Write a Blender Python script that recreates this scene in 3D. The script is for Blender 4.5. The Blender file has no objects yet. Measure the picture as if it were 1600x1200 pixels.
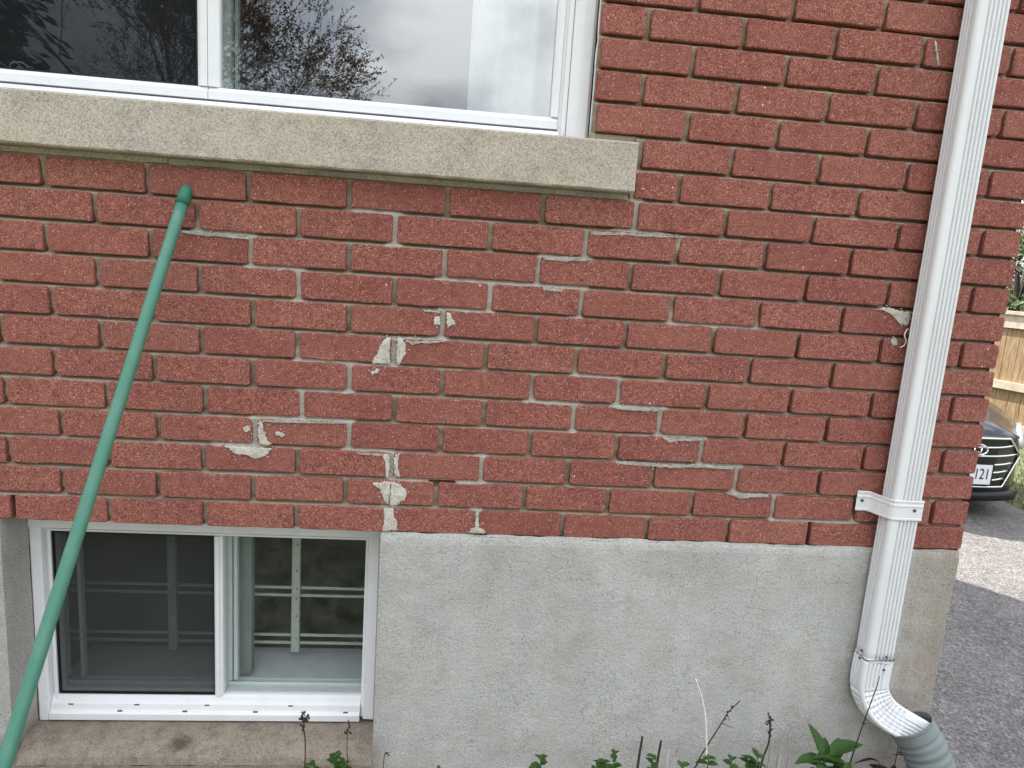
import bpy, bmesh, math, random
from mathutils import Vector, Matrix, noise
R = math.radians
SC = bpy.context.scene
COL = SC.collection

# ------------------------------------------------------------------ camera
cam_d = bpy.data.cameras.new('camera')
cam_d.sensor_fit = 'HORIZONTAL'; cam_d.sensor_width = 36.0
cam_d.lens = 1080.0 / 1600.0 * 36.0
cam_d.clip_start = 0.02; cam_d.clip_end = 2000
cam = bpy.data.objects.new('camera', cam_d); COL.objects.link(cam)
cam.matrix_world = Matrix(((0.9942627, -0.0522937, -0.0933121, 0.0),
                           (-0.0826240, 0.1785703, -0.9804519, -1.59681),
                           (0.0679342, 0.9825365, 0.1732250, 1.54985),
                           (0, 0, 0, 1)))
SC.camera = cam

# ------------------------------------------------------------------ sky, sun, exposure
SUN_EL, SUN_PHI = R(50), R(38)          # light travels towards (+sin, -cos): the sun stands behind the house
LIGHT = Vector((math.sin(SUN_PHI) * math.cos(SUN_EL), -math.cos(SUN_PHI) * math.cos(SUN_EL), -math.sin(SUN_EL)))
W = bpy.data.worlds.new('World'); SC.world = W; W.use_nodes = True
nt = W.node_tree; nt.nodes.clear()
wo = nt.nodes.new('ShaderNodeOutputWorld'); bg = nt.nodes.new('ShaderNodeBackground')
bg.inputs['Strength'].default_value = 0.1
sky = nt.nodes.new('ShaderNodeTexSky'); sky.sky_type = 'NISHITA'; sky.sun_disc = False
sky.sun_elevation = SUN_EL
sky.sun_rotation = math.atan2(-LIGHT.x, -LIGHT.y)
sky.air_density = 1.0; sky.dust_density = 1.5; sky.ozone_density = 1.0
tc = nt.nodes.new('ShaderNodeTexCoord')
mp = nt.nodes.new('ShaderNodeMapping'); mp.inputs['Scale'].default_value = (1.0, 1.0, 2.2)
n1 = nt.nodes.new('ShaderNodeTexNoise'); n1.inputs['Scale'].default_value = 2.3
n1.inputs['Detail'].default_value = 4; n1.inputs['Roughness'].default_value = 0.52
n1.inputs['Distortion'].default_value = 0.25
rp = nt.nodes.new('ShaderNodeValToRGB')
rp.color_ramp.elements[0].position = 0.30; rp.color_ramp.elements[0].color = (0.22, 0.22, 0.22, 1)
rp.color_ramp.elements[1].position = 0.52; rp.color_ramp.elements[1].color = (1, 1, 1, 1)
n2 = nt.nodes.new('ShaderNodeTexNoise'); n2.inputs['Scale'].default_value = 3.4
n2.inputs['Detail'].default_value = 4; n2.inputs['Roughness'].default_value = 0.5
rc = nt.nodes.new('ShaderNodeValToRGB')
rc.color_ramp.elements[0].position = 0.42; rc.color_ramp.elements[0].color = (5.2, 5.65, 6.6, 1)
rc.color_ramp.elements[1].position = 0.60; rc.color_ramp.elements[1].color = (12.9, 13.1, 13.4, 1)
mx = nt.nodes.new('ShaderNodeMix'); mx.data_type = 'RGBA'
L = nt.links.new
L(tc.outputs['Generated'], mp.inputs[0]); L(mp.outputs[0], n1.inputs['Vector']); L(mp.outputs[0], n2.inputs['Vector'])
L(n1.outputs['Fac'], rp.inputs[0]); L(n2.outputs['Fac'], rc.inputs[0])
# overcast cloud is brighter towards the zenith than at the horizon (CIE overcast law, softened)
sz = nt.nodes.new('ShaderNodeSeparateXYZ'); L(tc.outputs['Generated'], sz.inputs[0])
zm = nt.nodes.new('ShaderNodeMath'); zm.operation = 'MULTIPLY_ADD'; zm.use_clamp = False
zc = nt.nodes.new('ShaderNodeClamp'); L(sz.outputs[2], zc.inputs[0]); L(zc.outputs[0], zm.inputs[0]); zm.inputs[1].default_value = 1.15; zm.inputs[2].default_value = 0.50
cm = nt.nodes.new('ShaderNodeVectorMath'); cm.operation = 'SCALE'; L(rc.outputs[0], cm.inputs[0]); L(zm.outputs[0], cm.inputs['Scale'])
L(rp.outputs[0], mx.inputs[0]); L(sky.outputs[0], mx.inputs[6]); L(cm.outputs[0], mx.inputs[7])
L(mx.outputs[2], bg.inputs['Color']); L(bg.outputs[0], wo.inputs[0])

sun_d = bpy.data.lights.new('sun', 'SUN'); sun_d.energy = 5.0; sun_d.angle = R(0.53); sun_d.color = (1, 0.95, 0.88)
sun = bpy.data.objects.new('sun', sun_d); COL.objects.link(sun)
sun.rotation_euler = LIGHT.to_track_quat('-Z', 'Y').to_euler(); sun.location = (-8, 10, 14)

SC.render.engine = 'CYCLES'
SC.render.resolution_x, SC.render.resolution_y = 1024, 768
vs = SC.view_settings
vs.view_transform = 'Standard'; vs.look = 'None'; vs.gamma = 1.0; vs.use_curve_mapping = False
vs.exposure = 1.05
SC.cycles.max_bounces = 5; SC.cycles.diffuse_bounces = 2; SC.cycles.glossy_bounces = 3; SC.cycles.transparent_max_bounces = 10

G = -0.15                                # ground level; the brickwork starts at B0
B0 = 0.886
PITCH = 0.0685
rnd = random.Random(7)

# ------------------------------------------------------------------ helpers
class MB:
    def __init__(s): s.v = []; s.f = []
    def quad(s, a, b, c, d):
        i = len(s.v); s.v += [a, b, c, d]; s.f.append((i, i+1, i+2, i+3)); return s
    def box(s, x0, x1, y0, y1, z0, z1):
        i = len(s.v)
        s.v += [(x0,y0,z0),(x1,y0,z0),(x1,y1,z0),(x0,y1,z0),(x0,y0,z1),(x1,y0,z1),(x1,y1,z1),(x0,y1,z1)]
        for q in ((0,3,2,1),(4,5,6,7),(0,1,5,4),(1,2,6,5),(2,3,7,6),(3,0,4,7)): s.f.append(tuple(i+k for k in q))
        return s
    def loft(s, rings, closed=True, cap0=True, cap1=True):
        n = len(rings[0]); b = len(s.v)
        for r in rings: s.v += [tuple(p) for p in r]
        m = n if closed else n-1
        for j in range(len(rings)-1):
            for k in range(m):
                a = b+j*n+k; c = b+j*n+(k+1) % n
                s.f.append((a, c, c+n, a+n))
        if closed and cap0: s.f.append(tuple(b+k for k in reversed(range(n))))
        if closed and cap1: s.f.append(tuple(b+(len(rings)-1)*n+k for k in range(n)))
        return s
    def tube(s, pts, rad, n=8, cap=True):
        pts = [Vector(p) for p in pts]; rings = []
        if not hasattr(rad, '__len__'): rad = [rad]*len(pts)
        up = None
        for i, p in enumerate(pts):
            t = (pts[min(i+1, len(pts)-1)]-pts[max(i-1, 0)]).normalized()
            if up is None:
                up = Vector((0, 0, 1)) if abs(t.z) < 0.9 else Vector((0, -1, 0))
            up = (up - t*up.dot(t)).normalized(); sd = t.cross(up)
            rings.append([p+(up*math.cos(2*math.pi*k/n)+sd*math.sin(2*math.pi*k/n))*rad[i] for k in range(n)])
        return s.loft(rings, True, cap, cap)
    def prism_x(s, prof, x0, x1):         # profile of (y, z), counter-clockwise seen from +x
        return s.loft([[(x0, y, z) for y, z in prof], [(x1, y, z) for y, z in prof]])
    def prism_z(s, prof, z0, z1):         # profile of (x, y)
        return s.loft([[(x, y, z0) for x, y in prof], [(x, y, z1) for x, y in prof]])
    def mesh(s, name, mat=None, smooth=False):
        me = bpy.data.meshes.new(name); me.from_pydata([tuple(p) for p in s.v], [], s.f)
        bm = bmesh.new(); bm.from_mesh(me); bmesh.ops.recalc_face_normals(bm, faces=bm.faces); bm.to_mesh(me); bm.free()
        if mat: me.materials.append(mat)
        if smooth:
            for p in me.polygons: p.use_smooth = True
        me.update(); return me
    def build(s, name, mat=None, parent=None, smooth=False, bevel=0, loc=None):
        return link(name, s.mesh(name, mat, smooth), parent, bevel, loc)

def link(name, me, parent=None, bevel=0, loc=None):
    o = bpy.data.objects.new(name, me); COL.objects.link(o)
    if parent is not None:
        o.parent = parent; o.matrix_parent_inverse = inv_world(parent)
    if loc is not None: o.location = loc
    if bevel:
        m = o.modifiers.new('bevel', 'BEVEL'); m.width = bevel; m.segments = 2; m.limit_method = 'ANGLE'; m.angle_limit = R(40)
    return o

def inv_world(p):
    m = Matrix.Identity(4); chain = []
    while p is not None: chain.append(p); p = p.parent
    for q in reversed(chain): m = m @ q.matrix_parent_inverse @ q.matrix_basis
    return m.inverted()

def empty(name, loc, parent=None):
    o = bpy.data.objects.new(name, None); o.location = loc; COL.objects.link(o); o.empty_display_size = 0.1
    return o

def tag(o, label, cat, group=None):
    o['label'] = label; o['category'] = cat
    if group: o['group'] = group
    return o

def struct(o): o['kind'] = 'structure'; return o
def stuff(o): o['kind'] = 'stuff'; return o

# ---- materials
class NT:
    def __init__(s, name):
        s.m = bpy.data.materials.new(name); s.m.use_nodes = True; s.t = s.m.node_tree
        s.b = s.t.nodes['Principled BSDF']; s.o = s.t.nodes['Material Output']
    def n(s, t, **k):
        d = s.t.nodes.new('ShaderNode'+t)
        for a, b in k.items():
            if a in d.inputs: d.inputs[a].default_value = b
            else: setattr(d, a, b)
        return d
    def l(s, a, b): s.t.links.new(a, b)
    def coords(s, kind='Object', rand=False):
        c = s.n('TexCoord').outputs[kind]
        if rand:
            oi = s.n('ObjectInfo'); mu = s.n('VectorMath', operation='SCALE'); mu.inputs[0].default_value = (37.1, 11.3, 53.7)
            s.l(oi.outputs['Random'], mu.inputs['Scale'])
            ad = s.n('VectorMath', operation='ADD'); s.l(c, ad.inputs[0]); s.l(mu.outputs[0], ad.inputs[1]); s.oi = oi
            return ad.outputs[0]
        return c
    def noise(s, vec, scale, detail=3, rough=0.55, dist=0):
        d = s.n('TexNoise', Scale=scale, Detail=detail, Roughness=rough, Distortion=dist); s.l(vec, d.inputs['Vector']); return d.outputs['Fac']
    def vor(s, vec, scale, feature='F1', rnd=1.0):
        d = s.n('TexVoronoi', Scale=scale, Randomness=rnd); d.feature = feature; s.l(vec, d.inputs['Vector']); return d
    def ramp(s, fac, stops):
        d = s.n('ValToRGB'); e = d.color_ramp.elements
        while len(e) < len(stops): e.new(0.5)
        for k, (p, c) in zip(e, stops):
            k.position = p; k.color = (c if hasattr(c, '__len__') else (c, c, c))[:3]+(1,) if hasattr(c, '__len__') else (c, c, c, 1)
        s.l(fac, d.inputs[0]); return d.outputs[0]
    def mix(s, fac, a, b, mode='MIX'):
        d = s.n('Mix', data_type='RGBA', blend_type=mode)
        for v, i in ((fac, 0), (a, 6), (b, 7)):
            if hasattr(v, 'links') or hasattr(v, 'is_linked'): s.l(v, d.inputs[i])
            else: d.inputs[i].default_value = v if i == 0 else tuple(v)[:3]+(1,)
        return d.outputs[2]
    def math(s, op, a, b=0.0, clamp=False):
        d = s.n('Math', operation=op); d.use_clamp = clamp
        for v, i in ((a, 0), (b, 1)):
            if hasattr(v, 'is_linked'): s.l(v, d.inputs[i])
            else: d.inputs[i].default_value = v
        return d.outputs[0]
    def bump(s, h, strength=0.5, dist=0.002, prev=None):
        d = s.n('Bump', Strength=strength, Distance=dist); s.l(h, d.inputs['Height'])
        if prev is not None: s.l(prev, d.inputs['Normal'])
        return d.outputs[0]
    def out(s, col=None, rough=None, normal=None, metallic=None, spec=None):
        for v, k in ((col, 'Base Color'), (rough, 'Roughness'), (normal, 'Normal'), (metallic, 'Metallic'), (spec, 'Specular IOR Level')):
            if v is None: continue
            if hasattr(v, 'is_linked'): s.l(v, s.b.inputs[k])
            else: s.b.inputs[k].default_value = (tuple(v)+(1,))[:4] if k == 'Base Color' else v
        return s.m

def m_brick():
    t = NT('red_brick'); c = t.coords(rand=True)
    grain = t.noise(c, 400, 2, 0.6); mid = t.noise(c, 75, 2, 0.6); big = t.noise(c, 9, 2, 0.5)
    base = t.ramp(t.oi.outputs['Random'], [(0.0, (0.26, 0.087, 0.070)), (0.25, (0.305, 0.106, 0.082)), (0.6, (0.305, 0.114, 0.087)), (0.85, (0.335, 0.126, 0.095)), (1.0, (0.29, 0.097, 0.079))])
    base = t.mix(0.5, base, t.ramp(big, [(0.3, (0.26, 0.086, 0.070)), (0.7, (0.345, 0.132, 0.102))]))
    base = t.mix(1.0, base, t.ramp(grain, [(0.28, 0.26), (0.42, 0.82), (0.54, 1.12), (0.70, 2.0)]), 'MULTIPLY')
    base = t.mix(0.4, base, t.ramp(mid, [(0.28, 0.5), (0.5, 1.0), (0.72, 1.4)]), 'MULTIPLY')
    v = t.vor(c, 190); hue = t.n('SeparateColor'); t.l(v.outputs['Color'], hue.inputs[0])
    speck = t.math('MULTIPLY', t.ramp(v.outputs['Distance'], [(0.12, 1.0), (0.40, 0.0)]), t.ramp(hue.outputs[0], [(0.70, 0.0), (0.88, 0.8)]))
    base = t.mix(speck, base, (0.68, 0.44, 0.37))
    v2 = t.vor(c, 45); h2 = t.n('SeparateColor'); t.l(v2.outputs['Color'], h2.inputs[0])
    sp2 = t.math('MULTIPLY', t.ramp(v2.outputs['Distance'], [(0.06, 1.0), (0.12, 0.0)]), t.ramp(h2.outputs[1], [(0.955, 0.0), (0.97, 1.0)]))
    base = t.mix(sp2, base, (0.80, 0.66, 0.57))
    pit = t.math('MULTIPLY', t.ramp(v2.outputs['Distance'], [(0.06, 1.0), (0.16, 0.0)]), t.ramp(h2.outputs[2], [(0.88, 0.0), (0.92, 0.9)]))
    base = t.mix(pit, base, (0.05, 0.018, 0.016))
    nb = t.bump(grain, 0.9, 0.0026)
    return t.out(base, 0.88, nb, spec=0.25)

def m_mortar():
    t = NT('mortar'); c = t.coords()
    a = t.n('VertexColor', layer_name='mask').outputs[0]
    big = t.noise(c, 14, 4); g = t.noise(c, 420, 2, 0.6)
    old = t.ramp(big, [(0.3, (0.28, 0.225, 0.16)), (0.55, (0.385, 0.32, 0.24)), (0.75, (0.36, 0.32, 0.255))])
    new = t.ramp(t.noise(c, 40, 3), [(0.3, (0.375, 0.345, 0.29)), (0.7, (0.50, 0.47, 0.415))])
    col = t.mix(a, old, new)
    col = t.mix(0.8, col, t.ramp(g, [(0.3, 0.6), (0.5, 1.0), (0.75, 1.25)]), 'MULTIPLY')
    return t.out(col, 0.95, t.bump(g, 0.6, 0.0015), spec=0.15)

def m_patch(name='mortar_smear', k=1.0):
    t = NT(name); c = t.coords('Object')
    g = t.noise(c, 260, 3, 0.65); big = t.noise(c, 45, 3, 0.6)
    col = t.ramp(big, [(0.3, (0.44*k, 0.40*k, 0.34*k)), (0.5, (0.60*k, 0.56*k, 0.49*k)), (0.72, (0.70*k, 0.665*k, 0.60*k))])
    col = t.mix(0.8, col, t.ramp(g, [(0.32, 0.45), (0.46, 0.95), (0.66, 1.12)]), 'MULTIPLY')
    return t.out(col, 0.9, t.bump(g, 0.7, 0.0016), spec=0.2)

def m_parge():
    t = NT('parged_concrete'); c = t.coords('Object')
    g = t.noise(c, 270, 2, 0.65); g2 = t.noise(c, 95, 2, 0.6, 0.3); big = t.noise(c, 5.5, 4, 0.6); blot = t.noise(c, 17, 4, 0.65)
    col = t.ramp(big, [(0.30, (0.43, 0.415, 0.38)), (0.5, (0.50, 0.49, 0.465)), (0.7, (0.475, 0.475, 0.46))])
    col = t.mix(t.ramp(blot, [(0.50, 0.0), (0.72, 0.55)]), col, (0.45, 0.37, 0.30))
    sx = t.n('SeparateXYZ'); t.l(c, sx.inputs[0])
    # brown soot and soil stains: by the house corner, and round the basement window
    ed = t.math('ADD', sx.outputs[0], t.math('MULTIPLY', t.math('SUBTRACT', blot, 0.5), 0.35))
    col = t.mix(t.math('MULTIPLY', t.math('MULTIPLY', t.math('SUBTRACT', ed, 1.12), 5.0, True), 0.62), col, (0.30, 0.245, 0.18))
    le = t.math('MULTIPLY', t.math('SUBTRACT', -0.09, t.math('ADD', sx.outputs[0], t.math('MULTIPLY', t.math('SUBTRACT', blot, 0.5), 0.08))), 14.0, True)
    col = t.mix(t.math('MULTIPLY', le, t.math('ADD', 0.22, t.math('MULTIPLY', t.math('MULTIPLY', t.math('SUBTRACT', 0.345, sx.outputs[2]), 25.0, True), 0.66))), col, t.ramp(t.noise(c, 38, 4, 0.7), [(0.3, (0.15, 0.12, 0.09)), (0.5, (0.25, 0.20, 0.145)), (0.7, (0.31, 0.255, 0.19))]))
    dd = t.n('VectorMath', operation='DISTANCE'); t.l(c, dd.inputs[0]); dd.inputs[1].default_value = (-0.622, 0.03, 0.297)      # old oil spot on the ledge
    col = t.mix(t.ramp(t.math('ADD', dd.outputs['Value'], t.math('MULTIPLY', t.math('SUBTRACT', t.noise(c, 60, 3), 0.5), 0.05)), [(0.010, 0.75), (0.030, 0.0)]), col, (0.07, 0.055, 0.045))
    cr = t.n('TexVoronoi', Scale=6.5); cr.feature = 'DISTANCE_TO_EDGE'
    wob = t.n('TexNoise', Scale=9.0, Detail=4.0); t.l(c, wob.inputs['Vector'])
    ad = t.n('VectorMath', operation='MULTIPLY_ADD'); t.l(wob.outputs['Color'], ad.inputs[0]); ad.inputs[1].default_value = (0.2, 0.2, 0.2); t.l(c, ad.inputs[2])
    t.l(ad.outputs[0], cr.inputs['Vector'])
    crack = t.math('MULTIPLY', t.ramp(cr.outputs['Distance'], [(0.004, 1.0), (0.014, 0.0)]), t.ramp(t.noise(c, 7, 2), [(0.545, 0.0), (0.66, 0.6)]))
    col = t.mix(crack, col, (0.23, 0.235, 0.22))
    col = t.mix(0.9, col, t.ramp(g, [(0.30, 0.48), (0.44, 0.98), (0.66, 1.20)]), 'MULTIPLY')
    mpz = t.n('Mapping'); mpz.inputs['Scale'].default_value = (1.0, 1.0, 0.3); t.l(c, mpz.inputs[0])
    col = t.mix(0.5, col, t.ramp(t.noise(mpz.outputs[0], 7, 4, 0.65), [(0.35, 0.80), (0.55, 1.0), (0.7, 1.08)]), 'MULTIPLY')
    nb = t.bump(g2, 0.45, 0.004); nb = t.bump(g, 0.55, 0.002, nb)
    return t.out(col, 0.95, nb, spec=0.15)

def m_stone():
    t = NT('cast_stone'); c = t.coords('Object')
    g = t.noise(c, 300, 4, 0.8); big = t.noise(c, 6, 3, 0.6); st = t.noise(c, 20, 4, 0.7)
    col = t.ramp(big, [(0.3, (0.375, 0.33, 0.28)), (0.55, (0.475, 0.415, 0.34)), (0.7, (0.44, 0.40, 0.35))])
    col = t.mix(t.ramp(st, [(0.5, 0.0), (0.75, 0.55)]), col, (0.27, 0.245, 0.205))
    col = t.mix(1.0, col, t.ramp(g, [(0.30, 0.32), (0.45, 0.95), (0.68, 1.6)]), 'MULTIPLY')
    return t.out(col, 0.93, t.bump(g, 0.3, 0.002), spec=0.2)

def m_vinyl(name, col=(0.80, 0.805, 0.815), rough=0.38, dirt=0.25, streak=1.0):
    t = NT(name); c0 = t.coords('Object'); mpn = t.n('Mapping'); mpn.inputs['Scale'].default_value = (1, 1, streak); t.l(c0, mpn.inputs[0]); c = mpn.outputs[0]
    n = t.noise(c, 16, 5, 0.65); f = t.noise(c, 120, 3, 0.6)
    k = t.mix(t.math('MULTIPLY', t.ramp(n, [(0.48, 0.0), (0.78, 1.0)]), dirt), col, (0.50, 0.48, 0.44))
    k = t.mix(t.math('MULTIPLY', t.ramp(f, [(0.62, 0.0), (0.75, 1.0)]), dirt*0.8), k, (0.42, 0.40, 0.36))
    return t.out(k, rough, t.bump(n, 0.08, 0.002), spec=0.45)

def m_plain(name, col, rough=0.6, metallic=0.0, var=0.2, scale=30, bump=0.0, spec=0.4, dist=0.002):
    t = NT(name); c = t.coords('Object'); n = t.noise(c, scale, 4, 0.6)
    lo = tuple(x*(1-var) for x in col); hi = tuple(min(1, x*(1+var)) for x in col)
    k = t.ramp(n, [(0.3, lo), (0.7, hi)])
    return t.out(k, rough, t.bump(n, bump, dist) if bump else None, metallic, spec)

def m_glass(name, refl, tint=(0.92, 0.95, 0.94), dust=0.0):
    t = NT(name); t.t.nodes.remove(t.b)
    tr = t.n('BsdfTransparent'); tr.inputs[0].default_value = tint+(1,)
    gl = t.n('BsdfGlossy'); gl.inputs['Roughness'].default_value = 0.004
    c = t.coords('Object'); wv = t.noise(c, 2.6, 2, 0.4)
    t.l(t.bump(wv, 0.03, 0.02), gl.inputs['Normal'])
    lw = t.n('LayerWeight', Blend=0.5)
    fac = t.math('ADD', t.math('MULTIPLY', t.math('POWER', lw.outputs['Facing'], 4.0), 0.6), refl, True)
    mx = t.n('MixShader'); t.l(fac, mx.inputs[0]); t.l(tr.outputs[0], mx.inputs[1]); t.l(gl.outputs[0], mx.inputs[2])
    if dust:
        df = t.n('BsdfDiffuse'); df.inputs[0].default_value = (0.55, 0.56, 0.53, 1)
        dn = t.noise(c, 14, 5, 0.7); m2 = t.n('MixShader'); t.l(t.math('MULTIPLY', t.ramp(dn, [(0.35, 0.15), (0.75, 1.0)]), dust), m2.inputs[0])
        t.l(mx.outputs[0], m2.inputs[1]); t.l(df.outputs[0], m2.inputs[2]); t.l(m2.outputs[0], t.o.inputs[0])
    else: t.l(mx.outputs[0], t.o.inputs[0])
    return t.m

def m_screen(name, col):
    t = NT(name); t.t.nodes.remove(t.b)
    tr = t.n('BsdfTransparent'); df = t.n('BsdfDiffuse'); df.inputs[0].default_value = col
    c = t.coords('Object'); n = t.noise(c, 8, 3)
    mx = t.n('MixShader'); t.l(t.ramp(n, [(0.3, 0.60), (0.7, 0.66)]), mx.inputs[0]); t.l(tr.outputs[0], mx.inputs[1]); t.l(df.outputs[0], mx.inputs[2])
    t.l(mx.outputs[0], t.o.inputs[0]); return t.m

def m_asphalt():
    t = NT('asphalt'); c = t.coords('Object')
    g = t.noise(c, 95, 3, 0.7); v = t.vor(c, 70); big = t.noise(c, 2.0, 5, 0.6); md = t.noise(c, 22, 4, 0.65)
    col = t.ramp(big, [(0.3, (0.15, 0.143, 0.138)), (0.7, (0.225, 0.215, 0.207))])
    col = t.mix(0.8, col, t.ramp(md, [(0.3, 0.7), (0.5, 1.0), (0.7, 1.25)]), 'MULTIPLY')
    col = t.mix(0.8, col, t.ramp(g, [(0.32, 0.3), (0.48, 0.95), (0.66, 1.55)]), 'MULTIPLY')
    h = t.n('SeparateColor'); t.l(v.outputs['Color'], h.inputs[0])
    col = t.mix(t.ramp(h.outputs[0], [(0.88, 0.0), (0.94, 0.35)]), col, (0.45, 0.42, 0.39))
    nb = t.bump(v.outputs['Distance'], 0.8, 0.010); nb = t.bump(g, 0.8, 0.007, nb)
    return t.out(col, 0.9, nb, spec=0.25)

def m_leaf(name, a, b, rough=0.55):
    t = NT(name); c = t.coords(rand=True)
    n = t.noise(c, 25, 3)
    col = t.mix(n, a, b)
    col = t.mix(t.math('MULTIPLY', t.oi.outputs['Random'], 0.4), col, tuple(x*0.55 for x in a))
    t.out(col, rough, spec=0.4)
    tl = t.n('BsdfTranslucent'); t.l(col, tl.inputs[0])
    mx = t.n('MixShader'); mx.inputs[0].default_value = 0.28
    t.l(t.b.outputs[0], mx.inputs[1]); t.l(tl.outputs[0], mx.inputs[2]); t.l(mx.outputs[0], t.o.inputs[0])
    return t.m

def m_wood():
    t = NT('fence_wood'); c = t.coords(rand=True)
    mp = t.n('Mapping'); mp.inputs['Scale'].default_value = (14, 14, 1.2); t.l(c, mp.inputs[0])
    n = t.noise(mp.outputs[0], 4, 5, 0.6, 1.0)
    col = t.ramp(n, [(0.3, (0.22, 0.14, 0.075)), (0.5, (0.38, 0.26, 0.145)), (0.75, (0.54, 0.44, 0.32))])
    return t.out(col, 0.8, t.bump(n, 0.3, 0.004), spec=0.2)

M = dict(brick=m_brick(), mortar=m_mortar(), patch=m_patch(), smear=m_patch('grey_mortar_smear', 0.74), parge=m_parge(), stone=m_stone(),
    vinyl=m_vinyl('white_vinyl', (0.84, 0.845, 0.855), 0.36, 0.2), vinyl_in=m_vinyl('inner_vinyl', (0.62, 0.65, 0.63), 0.5, 0.4),
    spout=m_vinyl('white_painted_aluminium', (0.81, 0.815, 0.825), 0.30, 0.30, 0.12),
    glass=m_glass('window_glass', 0.255), glass_low=m_glass('basement_glass', 0.035, (0.93, 0.96, 0.95), 0.06), screen=m_screen('insect_screen', (0.058, 0.063, 0.060, 1)), screen_up=m_screen('dark_insect_screen', (0.022, 0.024, 0.026, 1)),
    gasket=m_plain('black_gasket', (0.012, 0.012, 0.013), 0.5), dark=m_plain('unlit_room', (0.022, 0.023, 0.023), 0.9), column=m_plain('grey_post_paint', (0.26, 0.28, 0.27), 0.7, var=0.08),
    curtain=m_plain('curtain_cloth', (0.72, 0.74, 0.76), 0.9, var=0.06),
    shelfmetal=m_plain('shelf_paint', (0.62, 0.63, 0.55), 0.5, var=0.08), screw=m_plain('screw_steel', (0.10, 0.10, 0.10), 0.45, 0.6),
    pole=m_vinyl('green_painted_steel', (0.072, 0.235, 0.165), 0.36, 0.14), cap=m_plain('green_plastic_cap', (0.025, 0.15, 0.085), 0.45, var=0.1),
    hose=m_plain('grey_green_plastic', (0.19, 0.218, 0.214), 0.5, var=0.10, scale=20), asphalt=m_asphalt(),
    soil=m_plain('soil', (0.06, 0.042, 0.03), 0.95, var=0.5, scale=40, bump=0.8, dist=0.02),
    lawn=m_plain('lawn', (0.125, 0.135, 0.062), 0.95, var=0.35, scale=9, bump=0.8, dist=0.03),
    leaf=m_leaf('green_leaf', (0.028, 0.085, 0.014), (0.075, 0.165, 0.026)), wood_pale=m_plain('pale_rail', (0.62, 0.54, 0.42), 0.85, var=0.25, scale=9), drystem=m_plain('dry_stem', (0.055, 0.035, 0.025), 0.9, var=0.3, scale=80),
    straw=m_plain('pale_straw', (0.78, 0.74, 0.66), 0.8, var=0.2, scale=60), deadleaf=m_leaf('dead_leaf', (0.05, 0.020, 0.014), (0.09, 0.035, 0.02)),
    greenstem=m_plain('green_stem', (0.07, 0.12, 0.03), 0.6, var=0.2, scale=50), wood=m_wood(),
    bark=m_plain('bark', (0.07, 0.055, 0.045), 0.95, var=0.4, scale=25, bump=0.6, dist=0.01),
    twig=m_plain('twig', (0.075, 0.055, 0.045), 0.95, var=0.3, scale=8), needle=m_leaf('conifer_needles', (0.012, 0.032, 0.014), (0.025, 0.055, 0.02)),
    bush=m_leaf('spring_foliage', (0.07, 0.12, 0.03), (0.16, 0.20, 0.06)), shrub=m_leaf('shrub_foliage', (0.03, 0.065, 0.025), (0.07, 0.11, 0.035)),
    paint=m_plain('dark_car_paint', (0.018, 0.020, 0.026), 0.12, var=0.05, spec=0.8), blackp=m_plain('black_plastic', (0.010, 0.010, 0.011), 0.4, var=0.1),
    chrome=m_plain('chrome', (0.82, 0.82, 0.84), 0.12, 1.0, var=0.03), lens=m_plain('headlight_lens', (0.55, 0.57, 0.60), 0.08, 0.3, var=0.1),
    plate=m_plain('plate_white', (0.80, 0.81, 0.84), 0.4, var=0.03), ink=m_plain('plate_blue_ink', (0.02, 0.035, 0.12), 0.5),
    tyre=m_plain('tyre_rubber', (0.016, 0.016, 0.017), 0.8, var=0.1), rim=m_plain('alloy_rim', (0.45, 0.46, 0.48), 0.3, 0.9, var=0.05),
    carglass=m_plain('car_glass', (0.012, 0.014, 0.016), 0.04, var=0.05, spec=0.8), roof=m_plain('roof_shingle', (0.06, 0.055, 0.05), 0.95, var=0.3, scale=12, bump=0.5, dist=0.01),
    cable=m_plain('cable_sheath', (0.015, 0.015, 0.016), 0.6))

# ------------------------------------------------------------------ ground
big = MB(); NX = 24
for i in range(-NX, NX):
    for j in range(-NX, NX):
        f = lambda k: math.copysign(abs(k/NX)**2.2*600, k)
        big.quad((f(i), f(j), G), (f(i+1), f(j), G), (f(i+1), f(j+1), G), (f(i), f(j+1), G))
struct(big.build('lawn_ground', M['lawn']))
dv = MB()
E_L, E_R = 1.36, 4.66
yy = [-16 + k*0.5 for k in range(61)]
er = [E_R + 0.03*noise.noise((y*1.7, 3, 0)) + (0 if y < 3.2 else (y-3.2)*0.10) for y in yy]
for k in range(60):
    a, b = yy[k], yy[k+1]
    lx = lambda y: E_L + (0.0 if y > -0.05 else 0.05*noise.noise((y, 1, 0)))
    dv.quad((lx(a), a, G+0.006), (er[k], a, G+0.006), (er[k+1], b, G+0.006), (lx(b), b, G+0.006))
struct(dv.build('driveway', M['asphalt']))
sb = MB(); n = 60
for i in range(n):
    for j in range(8):
        P = lambda a, b: (-4 + a*(5.33/n), -0.75 + b*(0.745/8), G + 0.012 + 0.035*math.sin(math.pi*min(1, b/8+0.15)) + 0.02*noise.noise((a*0.9, b*0.9, 2)))
        sb.quad(P(i, j), P(i+1, j), P(i+1, j+1), P(i, j+1))
struct(sb.build('garden_bed', M['soil'], smooth=True))

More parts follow.
